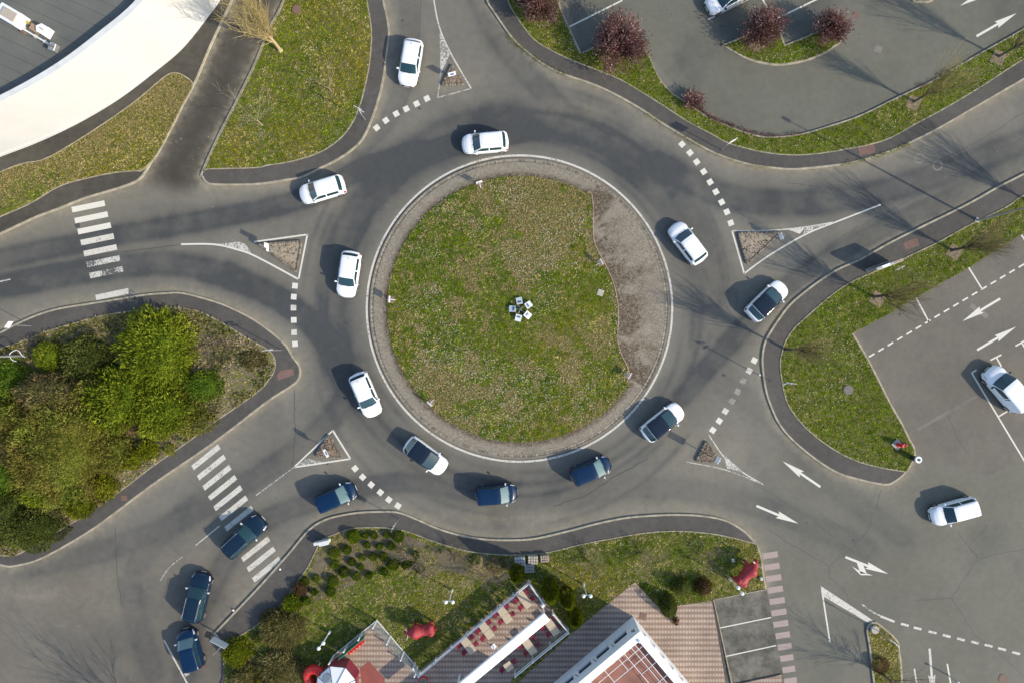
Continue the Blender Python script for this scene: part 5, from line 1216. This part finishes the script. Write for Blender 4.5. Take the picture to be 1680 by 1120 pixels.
# purple plum trees
def plum(px, py, rpx, h, n, seed, label, low=False):
    R = rpx * S; r = thing('plum_tree' if not low else 'purple_bush', label, 'tree' if not low else 'bush', (*g(px, py, h * .6), .15), 0)
    if not low:
        m = MB(); m.tube([(0, 0, 0), (0, 0, h * .35)], [.11, .08], 7)
        m.build('trunk', M['bark'], r)
    P0 = []; P1 = []; br = 90 if not low else 40; tips = []
    for i in range(br):
        a = rnd.random() * 2 * PI; el = math.asin(rnd.uniform(-.05, 1)); q = R * rnd.uniform(.80, 1.04) * (1 + .13 * math.sin(2 * a + seed) + .10 * math.sin(3 * a + seed * 1.7) + .05 * math.sin(5 * a))
        e = np.array([math.cos(a) * math.cos(el) * q, math.sin(a) * math.cos(el) * q, h * .38 + math.sin(el) * (h * .62) * rnd.uniform(.75, 1.1)]); b = np.array([0, 0, h * .32 * rnd.uniform(.6, 1.1)])
        P0.append(b); P1.append(e); tips.append((b, e))
    seg_mesh('branches', np.array(P0), np.array(P1), np.full(br, .022), np.full(br, .006), np.full((br, 3), (.07, .045, .04)), r)
    n = int(n * 1.5); t = 1 - .8 * rng.random(n) ** 1.25; k = rng.integers(0, br, n); B = np.array([q[0] for q in tips])[k]; E = np.array([q[1] for q in tips])[k]
    pos = B + (E - B) * t[:, None] + rng.normal(size=(n, 3)) * (.16 + .06 * R)
    d = (E - B) / np.linalg.norm(E - B, axis=1, keepdims=True) + rng.normal(size=(n, 3)) * .38 + [0, 0, .25]
    col = pal_cols(n, pos, PUR, seed, 1.6); hi = rng.random(n) < .10 * (t > .7); col[hi] = np.array([.46, .33, .34]) * (.7 + .5 * rng.random((hi.sum(), 1)))
    leaf_mesh('crown', pos, d, .24, .07, col, r)
    return r
def seg_mesh(name, P0, P1, r0, r1, col, parent, k=4):
    d = P1 - P0; d /= (np.linalg.norm(d, axis=1, keepdims=True) + 1e-9)
    ref = np.where(np.abs(d[:, 2:3]) < .9, np.array([[0, 0, 1.]]), np.array([[1., 0, 0]])); a = np.cross(d, ref); a /= np.linalg.norm(a, axis=1, keepdims=True); b = np.cross(d, a); n = len(P0)
    V = []
    for P, r in ((P0, r0), (P1, r1)):
        for j in range(k): t = 2 * PI * j / k; V.append(P + (a * math.cos(t) + b * math.sin(t)) * np.asarray(r)[:, None])
    V = np.stack(V, 1).reshape(-1, 3); i = np.arange(n)[:, None] * 2 * k
    F = np.concatenate([np.concatenate([i + j, i + (j + 1) % k, i + k + (j + 1) % k, i + k + j], 1) for j in range(k)])
    return fast_mesh(name, V, F, M['twig'], parent, np.repeat(col, 2 * k, 0))
plum(1018, 72, 43, 3.4, 9500, 61, 'largest purple plum tree, at the corner of the upper right verge')
plum(890, -4, 36, 3.2, 6000, 62, 'purple plum tree cut by the top edge over the verge')
plum(1254, 44, 33, 2.9, 5200, 63, 'purple plum tree over the soil pit of the car park bed')
plum(1364, 44, 26, 2.6, 3600, 64, 'smallest purple plum tree at the right end of the car park bed')
plum(1137, 166, 16, .7, 900, 65, 'low purple bush on the kerb of the upper car park', True)
plum(858, -6, 14, 1.0, 700, 66, 'little purple bush at the top edge beside the cut plum tree', True)
def hedge(pts, w, h, n, pal, label):
    L = np.array(curve(pts, n=8)); k = rng.integers(0, len(L) - 1, n); t = rng.random((n, 1)); p = L[k] * (1 - t) + L[k + 1] * t
    dens = fbm(p, .09, 77, 3); keep = dens + rng.random(n) * .4 > .62; p = p[keep]; n = len(p)
    P = np.stack([(p[:, 0] - 840) * S, (560 - p[:, 1]) * S], 1) + rng.normal(size=(n, 2)) * w; pos = np.concatenate([P, (.14 + h * rng.random((n, 1)))], 1)
    o = leaf_mesh('creeping_plant', pos, rng.normal(size=(n, 3)) + [0, 0, .6], .10, .05, pal_cols(n, pos, pal, 5)); tag(o, label, 'ground cover', kind='stuff')
hedge([(1145,176),(1165,193),(1195,205),(1230,218),(1270,224),(1315,220)], .10, .12, 2600, PUR, 'purple creeping plant along the kerb of the upper car park')
hedge([(1510,143),(1540,128),(1555,118)], .10, .12, 500, PUR, 'purple creeping plant by the first verge tree')

# bare trees
def bare_tree(label, px, py, h, seed, style='column', col=(.30,.235,.10), bark=(.27,.21,.14), limbs=9, dens=1.0, spread=.25, z=.15, r0=.13, lean=(0, 0)):
    R = random.Random(seed); r = thing('bare_tree', label, 'tree', (*g(px, py), z))
    segs = []
    def branch(p, d, L, rad, lv):
        n = 5 if lv < 2 else 3; q = np.array(p, float); dd = np.array(d, float)
        for i in range(n):
            dd = dd + np.array([R.gauss(0, .10), R.gauss(0, .10), .12 if style == 'column' else .02]); dd /= np.linalg.norm(dd)
            e = q + dd * L / n; ra, rb = rad * (1 - i / n * .75), rad * (1 - (i + 1) / n * .75); segs.append((q.copy(), e.copy(), ra, rb, lv))
            if lv < 3:
                kk = {0: 3, 1: 3, 2: 2}[lv]
                for _ in range(kk):
                    if R.random() > dens * (.9 if lv < 2 else .8): continue
                    az = R.random() * 2 * PI; s = .45 + .35 * R.random() if style != 'column' else .32 + .25 * R.random()
                    nd = dd + np.array([math.cos(az) * s, math.sin(az) * s, R.gauss(.05, .12)]); nd /= np.linalg.norm(nd)
                    branch(q + (e - q) * R.random(), nd, L * R.uniform(.38, .62), max(.006, rad * .42), lv + 1)
            q = e
    th = h * (.34 if style == 'column' else .28); top = np.array([lean[0], lean[1], th])
    MB().tube([(0, 0, 0), (0, 0, .15), tuple(top * .5 + np.array([.03, 0, 0])), tuple(top)], [r0 * 1.5, r0, r0 * .85, r0 * .7], 8).build('trunk', plain('trunk_%d' % seed, bark, .9, 0, .3, 9), r)
    for i in range(limbs):
        a = i * 2.4 + R.random(); f = R.uniform(.45, 1.0); s = spread * R.uniform(.6, 1.3)
        d = np.array([math.cos(a) * s, math.sin(a) * s, 1.0]) if style == 'column' else np.array([math.cos(a) * s * 2.4, math.sin(a) * s * 2.4, R.uniform(.35, 1)])
        branch(top * f, d / np.linalg.norm(d), (h - th * f) * R.uniform(.7, .95), r0 * .36, 1)
    P0 = np.array([s[0] for s in segs]); P1 = np.array([s[1] for s in segs]); ra = np.array([max(.007, s[2]) for s in segs]); rb = np.array([max(.0055, s[3]) for s in segs]); lv = np.array([s[4] for s in segs])
    k = np.clip((lv - 1) / 2.0, 0, 1)[:, None]; cc = np.array(bark) * (1 - k) + np.array(col) * k; cc = cc * (.7 + .6 * rng.random((len(segs), 1)))
    seg_mesh('crown', P0, P1, ra, rb, cc, r, 3)
    return r
YT = (.58,.46,.17); OT = (.36,.31,.11); GT = (.20,.165,.105)
bare_tree('large bare yellow willow leaning over the driveway by the white building', 461, 84, 8.6, 1, 'column', (.42,.34,.135), (.42,.33,.18), 12, .9, .28, r0=.16)
bare_tree('thin bare sapling in the middle of the willow lawn', 544, 151, 3.0, 2, 'spread', (.30,.24,.16), (.3,.24,.17), 4, .55, .3, r0=.05)
bare_tree('pale bare sapling at the driveway edge of the willow lawn', 431, 206, 4.4, 3, 'spread', (.36,.30,.22), (.36,.30,.22), 5, .55, .30, r0=.055)
bare_tree('bare olive twigged tree in the first soil pit of the upper verge', 1498, 168, 6.8, 4, 'column', OT, (.09,.08,.06), 9, .95, .20, r0=.11)
bare_tree('bare olive twigged tree in the second soil pit of the upper verge', 1637, 94, 7.0, 5, 'column', OT, (.09,.08,.06), 9, .9, .20, r0=.11)
bare_tree('bare tree with dark trunk in the first soil pit of the right lawn', 1432, 487, 6.6, 6, 'column', (.27,.21,.09), (.07,.055,.042), 9, .95, .24, r0=.13)
bare_tree('bare tree with dark trunk in the second soil pit of the right lawn', 1560, 411, 6.8, 7, 'column', (.27,.21,.10), (.07,.055,.042), 9, .95, .24, r0=.13)
bare_tree('bare yellow tree beside the pavement curve of the right lawn', 1288, 573, 6.6, 8, 'column', (.34,.27,.11), (.07,.055,.042), 10, .95, .22, r0=.13)
bare_tree('bare tree at the right edge beside the upper road', 1702, 340, 7.5, 9, 'column', OT, (.09,.08,.06), 9, .95, .24, r0=.13)
bare_tree('bare tree on the small planted island at the bottom edge', 1447, 1104, 5.5, 10, 'spread', GT, (.12,.09,.06), 7, .8, .26, r0=.10)
bare_tree('bare tree beyond the bottom edge by the lower left road', 250, 1185, 8.0, 12, 'spread', GT, (.12,.10,.07), 8, .95, .26, r0=.14)
for i, (x, y, h, lb, c) in enumerate(((690,914,2.2,'bare shrub with two long pale branches beside the clipped bushes',(.30,.235,.17)), (786,936,2.6,'bare shrub with pale curling twigs right of the first globe lamp',(.36,.28,.18)), (968,920,2.0,'bare shrub on the lawn above the second globe lamp',(.27,.23,.15)), (1066,912,2.4,'bare bushy shrub in the middle of the restaurant lawn',(.24,.20,.12)), (1158,908,1.8,'bare shrub on the lawn left of the right bull',(.22,.18,.12)), (742,905,1.6,'low brown bare shrub behind the kerb between clipped bushes and stone blocks',(.20,.16,.12)))):
    t = bare_tree(lb, x, y, h, 30 + i, 'spread', c, tuple(q * .85 for q in c), 8, .8, .42, r0=.05); t['category'] = 'shrub'; t.name = 'bare_shrub'

# clipped bushes in the restaurant garden
cb = [(640,160,45,'largest clipped round bush, at the kerb of the cluster'),(720,150,20,'small clipped bush at the kerb, right of the largest'),(777,150,22,'clipped bush third along the kerb row'),(860,145,22,'clipped bush at the kerb left of the signpost'),(935,160,38,'large clipped bush at the kerb right of the signpost'),(887,220,28,'clipped bush just below the signpost'),(812,222,22,'clipped bush in the second row below the third kerb bush'),(732,213,22,'small clipped bush below the two little kerb bushes'),(598,245,28,'clipped bush below left of the largest one'),(518,268,36,'big clipped bush under the utility cabinet'),(518,340,28,'clipped bush below the big one by the cabinet'),(630,325,26,'clipped bush at the centre left of the cluster'),(702,295,20,'small clipped bush at the centre of the cluster'),(770,290,26,'clipped bush at the centre right of the cluster'),(838,290,26,'clipped bush right of the centre pair'),(692,358,18,'smallest clipped bush in the middle of the cluster'),(900,345,38,'large clipped bush at the lower right of the cluster'),(993,345,34,'large clipped bush at the right end of the cluster'),(1075,370,30,'light green clipped bush below the two pale branches'),(1050,285,28,'clipped bush between the two pale bare branches'),(578,395,36,'tall clipped bush in the lower left of the cluster'),(662,420,28,'clipped bush at the lower edge of the cluster'),(742,412,24,'faded clipped bush at the lower edge of the cluster'),(845,390,24,'clipped bush touching the lower right large one'),(508,452,36,'clipped bush at the lower left, second from the pavement'),(395,432,22,'little clipped bush near the pavement'),(325,450,26,'clipped bush right at the pavement edge'),(490,518,34,'lowest big clipped bush of the cluster'),(385,522,20,'small dull clipped bush below the little pavement one'),(335,580,26,'dark clipped bush at the end of the row beside the reddish shrub'),(285,605,16,'tiny clipped bush at the end of the row')]
for i, (x, y, q, lb) in enumerate(cb):
    rp = q / 4 * .92; shrub('clipped_bush', lb, 420 + x / 4, 840 + y / 4, rp, rp * 1.0, rp * S * 1.55, int(260 + 26 * rp * rp / 2), TOP, 200 + i, ln=.11, wd=.05, up=.2, lump=.10, group='clipped bushes in the restaurant garden', cat='bush')
# conifers and other shrubs of the restaurant
def columnar(px, py, rad, h, n, seed, label, pal=((.040,.062,.004),(.120,.150,.008),(.25,.26,.018))):
    r = thing('columnar_conifer', label, 'conifer', (*g(px, py), .15), 0, 'columnar conifers beside the terrace')
    u = rng.random(n); z = h * (.04 + .96 * u); prof = np.sin(np.clip(u * .9 + .13, 0, 1) * PI) ** .55 * rad; a = rng.random(n) * 2 * PI; k = (.82 + .36 * fbm(np.stack([np.cos(a) * 2 + 9, np.sin(a) * 2 + 9, z * .9], 1), 1.0, seed, 3)) * (1 - .3 * rng.random(n) ** 2)
    pos = np.stack([np.cos(a) * prof * k, np.sin(a) * prof * k, z], 1); d = np.stack([np.cos(a) * .5, np.sin(a) * .5, np.full(n, 1.0)], 1) + rng.normal(size=(n, 3)) * .25
    leaf_mesh('foliage', pos, d, .20, .07, pal_cols(n, pos + [px, py, 0], pal, seed, 1.5), r); MB().tube([(0, 0, 0), (0, 0, h * .8)], [.09, .03], 6).build('trunk', M['bark'], r)
columnar(848, 929, .62, 3.4, 4200, 1, 'columnar conifer at the left of the terrace corner, beside the stone blocks'); columnar(901, 953, .72, 4.6, 6500, 2, 'tallest columnar conifer at the right of the terrace corner'); columnar(928, 965, .62, 4.2, 5200, 3, 'columnar conifer between the tallest one and the globe lamp'); columnar(941, 1000, .58, 3.2, 3600, 4, 'lowest columnar conifer at the edge of the block paving')
for a in (('green_shrub','dark green shrub at the right of the paving corner',1117,962,15,13,1.5,1700,DKG,301,.14,.06),('rust_shrub','rusty brown shrub right of the dark green shrub',1154,962,13,15,1.3,1300,RUS,302,.14,.06),('green_shrub','larger dark green shrub leaning over the block paving',1098,995,13,17,1.7,2400,DKG,303,.16,.06),('rust_shrub','small brown shrub at the foot of the leaning shrub',1108,1017,5,7,.8,350,RUS,304,.12,.05),('low_shrub','little green tuft beside the paving corner',1061,963,6,6,.4,260,BRT,305,.12,.05),('low_shrub','little green tuft left of the leaning shrub',1073,977,6,6,.4,260,DKG,306,.12,.05),('low_shrub','little green tuft between dark and rusty shrub',1147,972,6,7,.5,260,BRT,307,.12,.05),
          ('lime_bush','yellow green bush beside the bottom pavement, above the hay coloured clump',480,987,17,15,.9,1400,LIME,310,.18,.08),('rust_shrub','reddish brown shrub at the pavement above the yellow green bush',493,964,12,12,.8,900,RUS,311,.14,.06),('lime_bush','golden green bush beside the blue sign board',389,1070,24,22,1.2,2600,YEL,312,.16,.08),('grass_clump','large round hay coloured grass clump on the lawn edge',460,1028,34,30,1.1,4200,HAY,313,.45,.05),('grass_clump','hay coloured grass clump at the bottom edge left of the slide',462,1098,36,28,.9,3400,HAY,314,.45,.05),('grass_clump','dry grass clump at the bottom edge below the golden bush',405,1112,24,20,.8,1600,HAY,315,.4,.05),('lime_bush','small yellow bush at the bottom edge between the grass clumps',430,1115,12,10,.6,700,YEL,316,.16,.07),('green_bush','small dark green bush between golden bush and grass clump',424,1045,9,8,.6,500,DKG,317,.14,.06),
          ('low_shrub','brown low shrub on the lawn left of the first conifer',815,925,16,14,.5,900,BRN,318,.14,.05),('low_shrub','green shoots at the kerb below the pavement bend',779,917,8,7,.4,350,BRT,319,.14,.06),('brown_shrub','dead brown shrub on the small planted island',1443,1090,14,12,.6,900,RUS,320,.16,.05)):
    shrub(a[0], a[1], *a[2:9], seed=a[9], ln=a[10], wd=a[11], up=.5, lump=.3, cat='bush' if 'bush' in a[0] or 'shrub' in a[0] else 'grass clump')
# weeds in the gutters
for pts, lb in (([(830,58),(865,88),(927,125)],'weeds in the gutter of the upper right road'),([(1060,187),(1125,228),(1195,262),(1260,277)],'weeds in the gutter behind the give way squares'),([(1380,272),(1440,257),(1490,237)],'weeds in the gutter under the reddish patch')):
    hedge(pts, .10, .08, 700, OLV, lb)

# ------------------------------------------------------------------ vehicles
def lerp_keys(x, keys):
    xs = [k[0] for k in keys]; ys = [k[1] for k in keys]; return float(np.interp(x, xs, ys))
def car(name, label, cat, px, py, heading, paint, L=4.05, W=1.74, Ht=1.50, hood=.95, ws=.72, rr=.42, deck=.10, zn=.78, zh=.98, zd=.98, belt=.96, roofw=.66, rails=False, wscreen='glass', roofglass=False, van=False, mirrors='paint', group=None, hp=.8):
    hl = L / 2; xwb = hl - hood; xrf = xwb - ws; xrb = -hl + deck; xrr = xrb + rr; xb = xrf - (xrf - xrr) * .38
    topk = [(-hl, zd - .34), (-hl + .03, zd - .16), (-hl + .05, zd - .03), (xrb, zd), (xrr, Ht - .05), (xrr + .25, Ht), (xrf - .30, Ht), (xrf, Ht - .05), (xwb, zh), (xwb + (hl - .16 - xwb) * .6, (zh + zn) / 2 + .05), (hl - .16, zn), (hl - .05, zn - .12), (hl, zn - .30)]
    def wid(x):
        u = abs(x) / hl; e = .66 if x > 0 else .76
        return W / 2 * (1 - (.26 if x > 0 else (.14 if not van else .06)) * max(0, (u - e) / (1 - e)) ** 2.4)
    def roofhalf(x, wv):
        return lerp_keys(x, [(-hl, wv * .84), (xrb, wv * .80), (xrr, W / 2 * roofw * 1.02), (xrf, W / 2 * roofw), (xwb, wv * .84), (hl, wv * .80)])
    xs = sorted(set([round(v, 4) for v in list(np.linspace(-hl, hl, 34)) + [xwb, xrf, xrr, xrb, -hl + .03, -hl + .05, hl - .05, hl - .16, hl - .42, -hl + .18, xb - .04, xb + .04, xwb - .16, xrr - .05, xrb + .06, xrr + .12]]))
    xs = [x for i, x in enumerate(xs) if i == 0 or x - xs[i - 1] > .012]
    rows = []
    for x in xs:
        wv = wid(x); zt = lerp_keys(x, topk); zr = zt - .055
        zb = min(belt + (.03 if x < 0 else -.0) , zr - .004) if xrb < x < xwb else min(belt, zt - .10)
        if x >= xwb: zb = zt - .10
        yr = roofhalf(x, wv); z5 = min(zb + .02, zr - .003); z6 = max(z5 + .002, zr - .065); f = np.clip((zr - zb) / .5, 0, 1); y6 = yr + .03 + (1 - f) * (wv * .93 - yr - .03) * .6
        half = [(wv * .90, .20), (wv * .985, .33), (wv, .56), (wv * .985, max(.6, zb - .12)) if zb > .7 else (wv * .985, zb - .04), (wv * .955, zb), (wv * .93, z5), (y6, z6), (yr, zr), (yr * .86, zr + .028), (yr * .5, zr + .048)]
        rows.append([(x, -y, z) for y, z in half] + [(x, 0, zr + .055)] + [(x, y, z) for y, z in half[::-1]])
    NP = 21; V = np.array(rows).reshape(-1, 3)
    yy = np.abs(V[:, 1]) / (W / 2)      # plan curvature of nose, screens and tail
    fx = np.interp(V[:, 0], [-hl, xrb, xrr + .3, xrf - .4, xrf, xwb, hl - .3, hl], [-.13, -.10, 0, 0, .05, .11, .16, .30])
    V[:, 0] -= fx * yy ** 2.3; parts = {k: [] for k in ('body', 'windscreen', 'rear_window', 'wl', 'wr', 'wl2', 'wr2', 'trim', 'h', 't', 'rg')}
    for i in range(len(xs) - 1):
        xm = (xs[i] + xs[i + 1]) / 2
        for j in range(NP - 1):
            s = min(j, NP - 2 - j); left = j >= 10; key = 'body'
            if s == 0: key = 'trim'
            if s in (7, 8, 9):
                if xrf < xm < xwb: key = 'windscreen' if s > 7 or not roofglass else 'rg'
                elif xrb + .05 < xm < xrr - .02 and not van: key = 'rear_window'
                elif roofglass and xrr <= xm <= xrf: key = 'rg'
            if s == 6 and roofglass and xrr + .05 < xm < xwb - .1: key = 'rg'
            if s == 5 and xrr + (.10 if not van else 1.55) < xm < xwb - .14:
                if abs(xm - xb) > .04: key = ('wl' if left else 'wr') + ('' if xm > xb else '2')
            if s in (3, 4, 5) and hl - .44 < xm < hl - .06: key = ('h', left)
            if s in (2, 3, 4) and xm < -hl + .17: key = ('t', left)
            parts.setdefault(key, []).append((i * NP + j, (i + 1) * NP + j, (i + 1) * NP + j + 1, i * NP + j + 1))
    r = thing(name, label, cat, (0, 0, 0), heading, group); r.location = (*g(px, py, hp), 0)
    ncap = len(V)
    def sub(nm, faces, mt, caps=False, parent=None):
        if not faces: return None
        ids = sorted({q for f in faces for q in f} | (set(range(NP)) | set(range(ncap - NP, ncap)) if caps else set())); mp = {q: k for k, q in enumerate(ids)}
        fs = [tuple(mp[q] for q in f) for f in faces]
        if caps: fs += [tuple(mp[q] for q in range(NP)), tuple(mp[q] for q in range(ncap - 1, ncap - NP - 1, -1))]
        m = MB(); m.v = [tuple(V[q]) for q in ids]; m.f = fs; return m.build(nm, M[mt] if isinstance(mt, str) else mt, parent or r, smooth=True)
    sub('body', parts['body'], paint, caps=True); sub('sill', parts['trim'], 'trim'); sub('windscreen', parts['windscreen'], wscreen); sub('rear_window', parts['rear_window'], 'glass')
    for k in ('wl', 'wr', 'wl2', 'wr2'): sub('side_window', parts[k], 'glass')
    sub('roof', parts['rg'], 'roofglass')
    for sd_ in (True, False):
        sub('headlight', parts.get(('h', sd_), []), 'lampglass'); sub('tail_light', parts.get(('t', sd_), []), 'tail')
    for sx in (-1, 1):
        for sy in (-1, 1):
            wx = sx * (hl - (.78 if sx > 0 else .68)); wy = sy * (W / 2 - .085); rad = .305 if W < 1.8 else .33
            w_ = MB().tube([(wx, wy - .10, rad), (wx, wy - .085, rad), (wx, wy + .085, rad), (wx, wy + .10, rad)], [rad * .94, rad, rad, rad * .94], 20).build('wheel', M['tyre'], r)
            MB().tube([(wx, wy + sy * .095, rad), (wx, wy + sy * .104, rad)], rad * .64, 16).build('rim', M['rim'], w_)
    for sy in (-1, 1):
        m = MB(); m.bbox((xwb - .28, sy * (W / 2 + .09), belt + .06), (.13, .20, .14), 0, .03); m.tube([(xwb - .26, sy * (W / 2 - .08), belt), (xwb - .26, sy * (W / 2 + .06), belt + .03)], .025, 5)
        m.build('mirror', M['black'] if mirrors == 'black' else M[mirrors] if isinstance(mirrors, str) and mirrors in M else M[paint], r)
        MB().bbox((xb + .08, sy * (W / 2 + .004), belt - .10), (.16, .03, .03), 0, .01).build('door_handle', M[paint], r)
    MB().box((hl + .004, 0, .42), (.02, .5, .11)).build('number_plate', M['plate'], r); MB().box((-hl - .004, 0, .62), (.02, .5, .11)).build('number_plate', M['plate'], r)
    MB().box((hl - .02, 0, .52), (.05, W * .5, .10)).build('grille', M['black'], r)
    z0 = zh + .0
    m = MB(); sl = (Ht - .05 - zh) / (xwb - xrf)
    for y0, y1 in ((.10, .58), (-.50, .02)): m.tube([(xwb + .02, y0, zh + .028), (xwb - .05, y1, zh + .028 + .05 * sl + .02)], .012, 4)
    m.build('wiper', M['black'], r)
    if not roofglass: MB().tube([(xrr + .30, 0, Ht + .0), (xrr + .12, 0, Ht + .16)], [.014, .006], 5).build('aerial', M['black'], r)
    if rails:
        for sy in (-1, 1):
            yr = W / 2 * roofw * .93; m = MB(); m.tube([(xrr + .12, sy * yr, Ht - .03), (xrr + .22, sy * yr, Ht + .045), (xrf - .25, sy * yr, Ht + .045), (xrf - .08, sy * yr, Ht - .04)], .024, 6); m.build('roof_rail', M['chrome'], r)
    return r
def hd(x0, y0, x1, y1): return math.atan2(-(y1 - y0), x1 - x0)
def place(proto, label, px, py, heading, hp=.8):
    c = copy_tree(proto); c['label'] = label; c.location = (*g(px, py, hp), 0); c.rotation_euler.z = heading; return c
GR = 'cars driving round the roundabout'
hb = car('white_hatchback', 'white hatchback coming down the top entry road', 'car', 673, 102, hd(682,63,668,143), 'wcar', L=4.2, W=1.76, Ht=1.50, hood=1.02, ws=.66, rr=.34, deck=.18, roofw=.74, group=GR, zn=.80)
place(hb, 'white hatchback nearest the bottom edge of the top entry, above the central island', 795.5, 234, hd(831,231,760,237)); place(hb, 'white hatchback leaving towards the left arm', 527.5, 311, hd(565,300,491,322))
place(hb, 'white hatchback heading down between the left splitter island and the central island', 571.5, 450, hd(578,411,566,490)); place(hb, 'white hatchback heading down right past the left give way line', 599.5, 647.5, hd(585,610,617,686)); place(hb, 'white hatchback on the right side of the roundabout heading up left', 1128.5, 398.5, hd(1153,432,1103,366))
gh = car('white_glass_roof_car', 'white car with black glass roof at the lower left of the central island', 'car', 698.5, 748, hd(662,722,735,776), 'wcar', L=4.25, W=1.76, Ht=1.48, hood=1.0, ws=.95, rr=.55, deck=.12, roofw=.90, roofglass=True, group=GR, zn=.82)
place(gh, 'white car with black glass roof at the lower right of the central island', 1088, 692, hd(1052,720,1124,664)); place(gh, 'white car with black glass roof coming down towards the right splitter island', 1260, 493, hd(1226,526,1295,460))
bm_ = car('blue_minicar', 'boxy blue car driving right below the lower left give way line', 'car', 551, 815, hd(519,830,585,801), 'bcar', L=3.75, W=1.70, Ht=1.58, hood=.74, ws=.72, rr=.16, deck=.06, roofw=.80, zd=1.02, belt=1.0, mirrors='lampglass', wscreen='glass_painted_glare', group=GR)
place(bm_, 'boxy blue car straight below the central island', 814.5, 811, hd(783,814,848,809)); place(bm_, 'boxy blue car below right of the central island', 970, 771.5, hd(938,785,1003,759)); place(bm_, 'boxy blue car beside the blue sign board at the bottom left', 311, 1066, hd(321,1099,303,1034))
es = car('estate_car', 'slate blue estate car with roof rails driving over the lower left zebra crossing', 'car', 399.5, 880, hd(368,910,432,850), 'dcar', L=4.55, W=1.80, Ht=1.56, hood=1.25, ws=.80, rr=.30, deck=.12, roofw=.70, rails=True, mirrors='lampglass', zh=1.02, zn=.86, group=GR)
place(es, 'slate blue estate car with roof rails in front of the blue car', 322.5, 980, hd(313,1020,331,942))
car('white_van', 'white panel van parked in the right car park', 'van', 1652, 637, hd(1686,679,1617,597), 'wcar', L=4.55, W=1.9, Ht=1.84, hood=1.0, ws=.70, rr=.10, deck=.05, roofw=.86, van=True, mirrors='black', zh=1.1, zn=.9, zd=1.1, belt=1.05, hp=.9)
car('white_estate_car', 'white estate car crossing the lower right yard', 'car', 1567, 839, hd(1605,829,1530,850), 'wcar', L=4.3, W=1.76, Ht=1.52, hood=1.05, ws=.70, rr=.22, deck=.10, roofw=.74, zn=.82)
car('parked_white_car', 'white car parked in the top bay, cut by the top edge', 'car', 1196, -7, hd(1225,-22,1165,10), 'wcar', L=4.3, W=1.8, Ht=1.6, hood=.95, ws=.75, rr=.3, deck=.1, roofw=.74, mirrors='black')
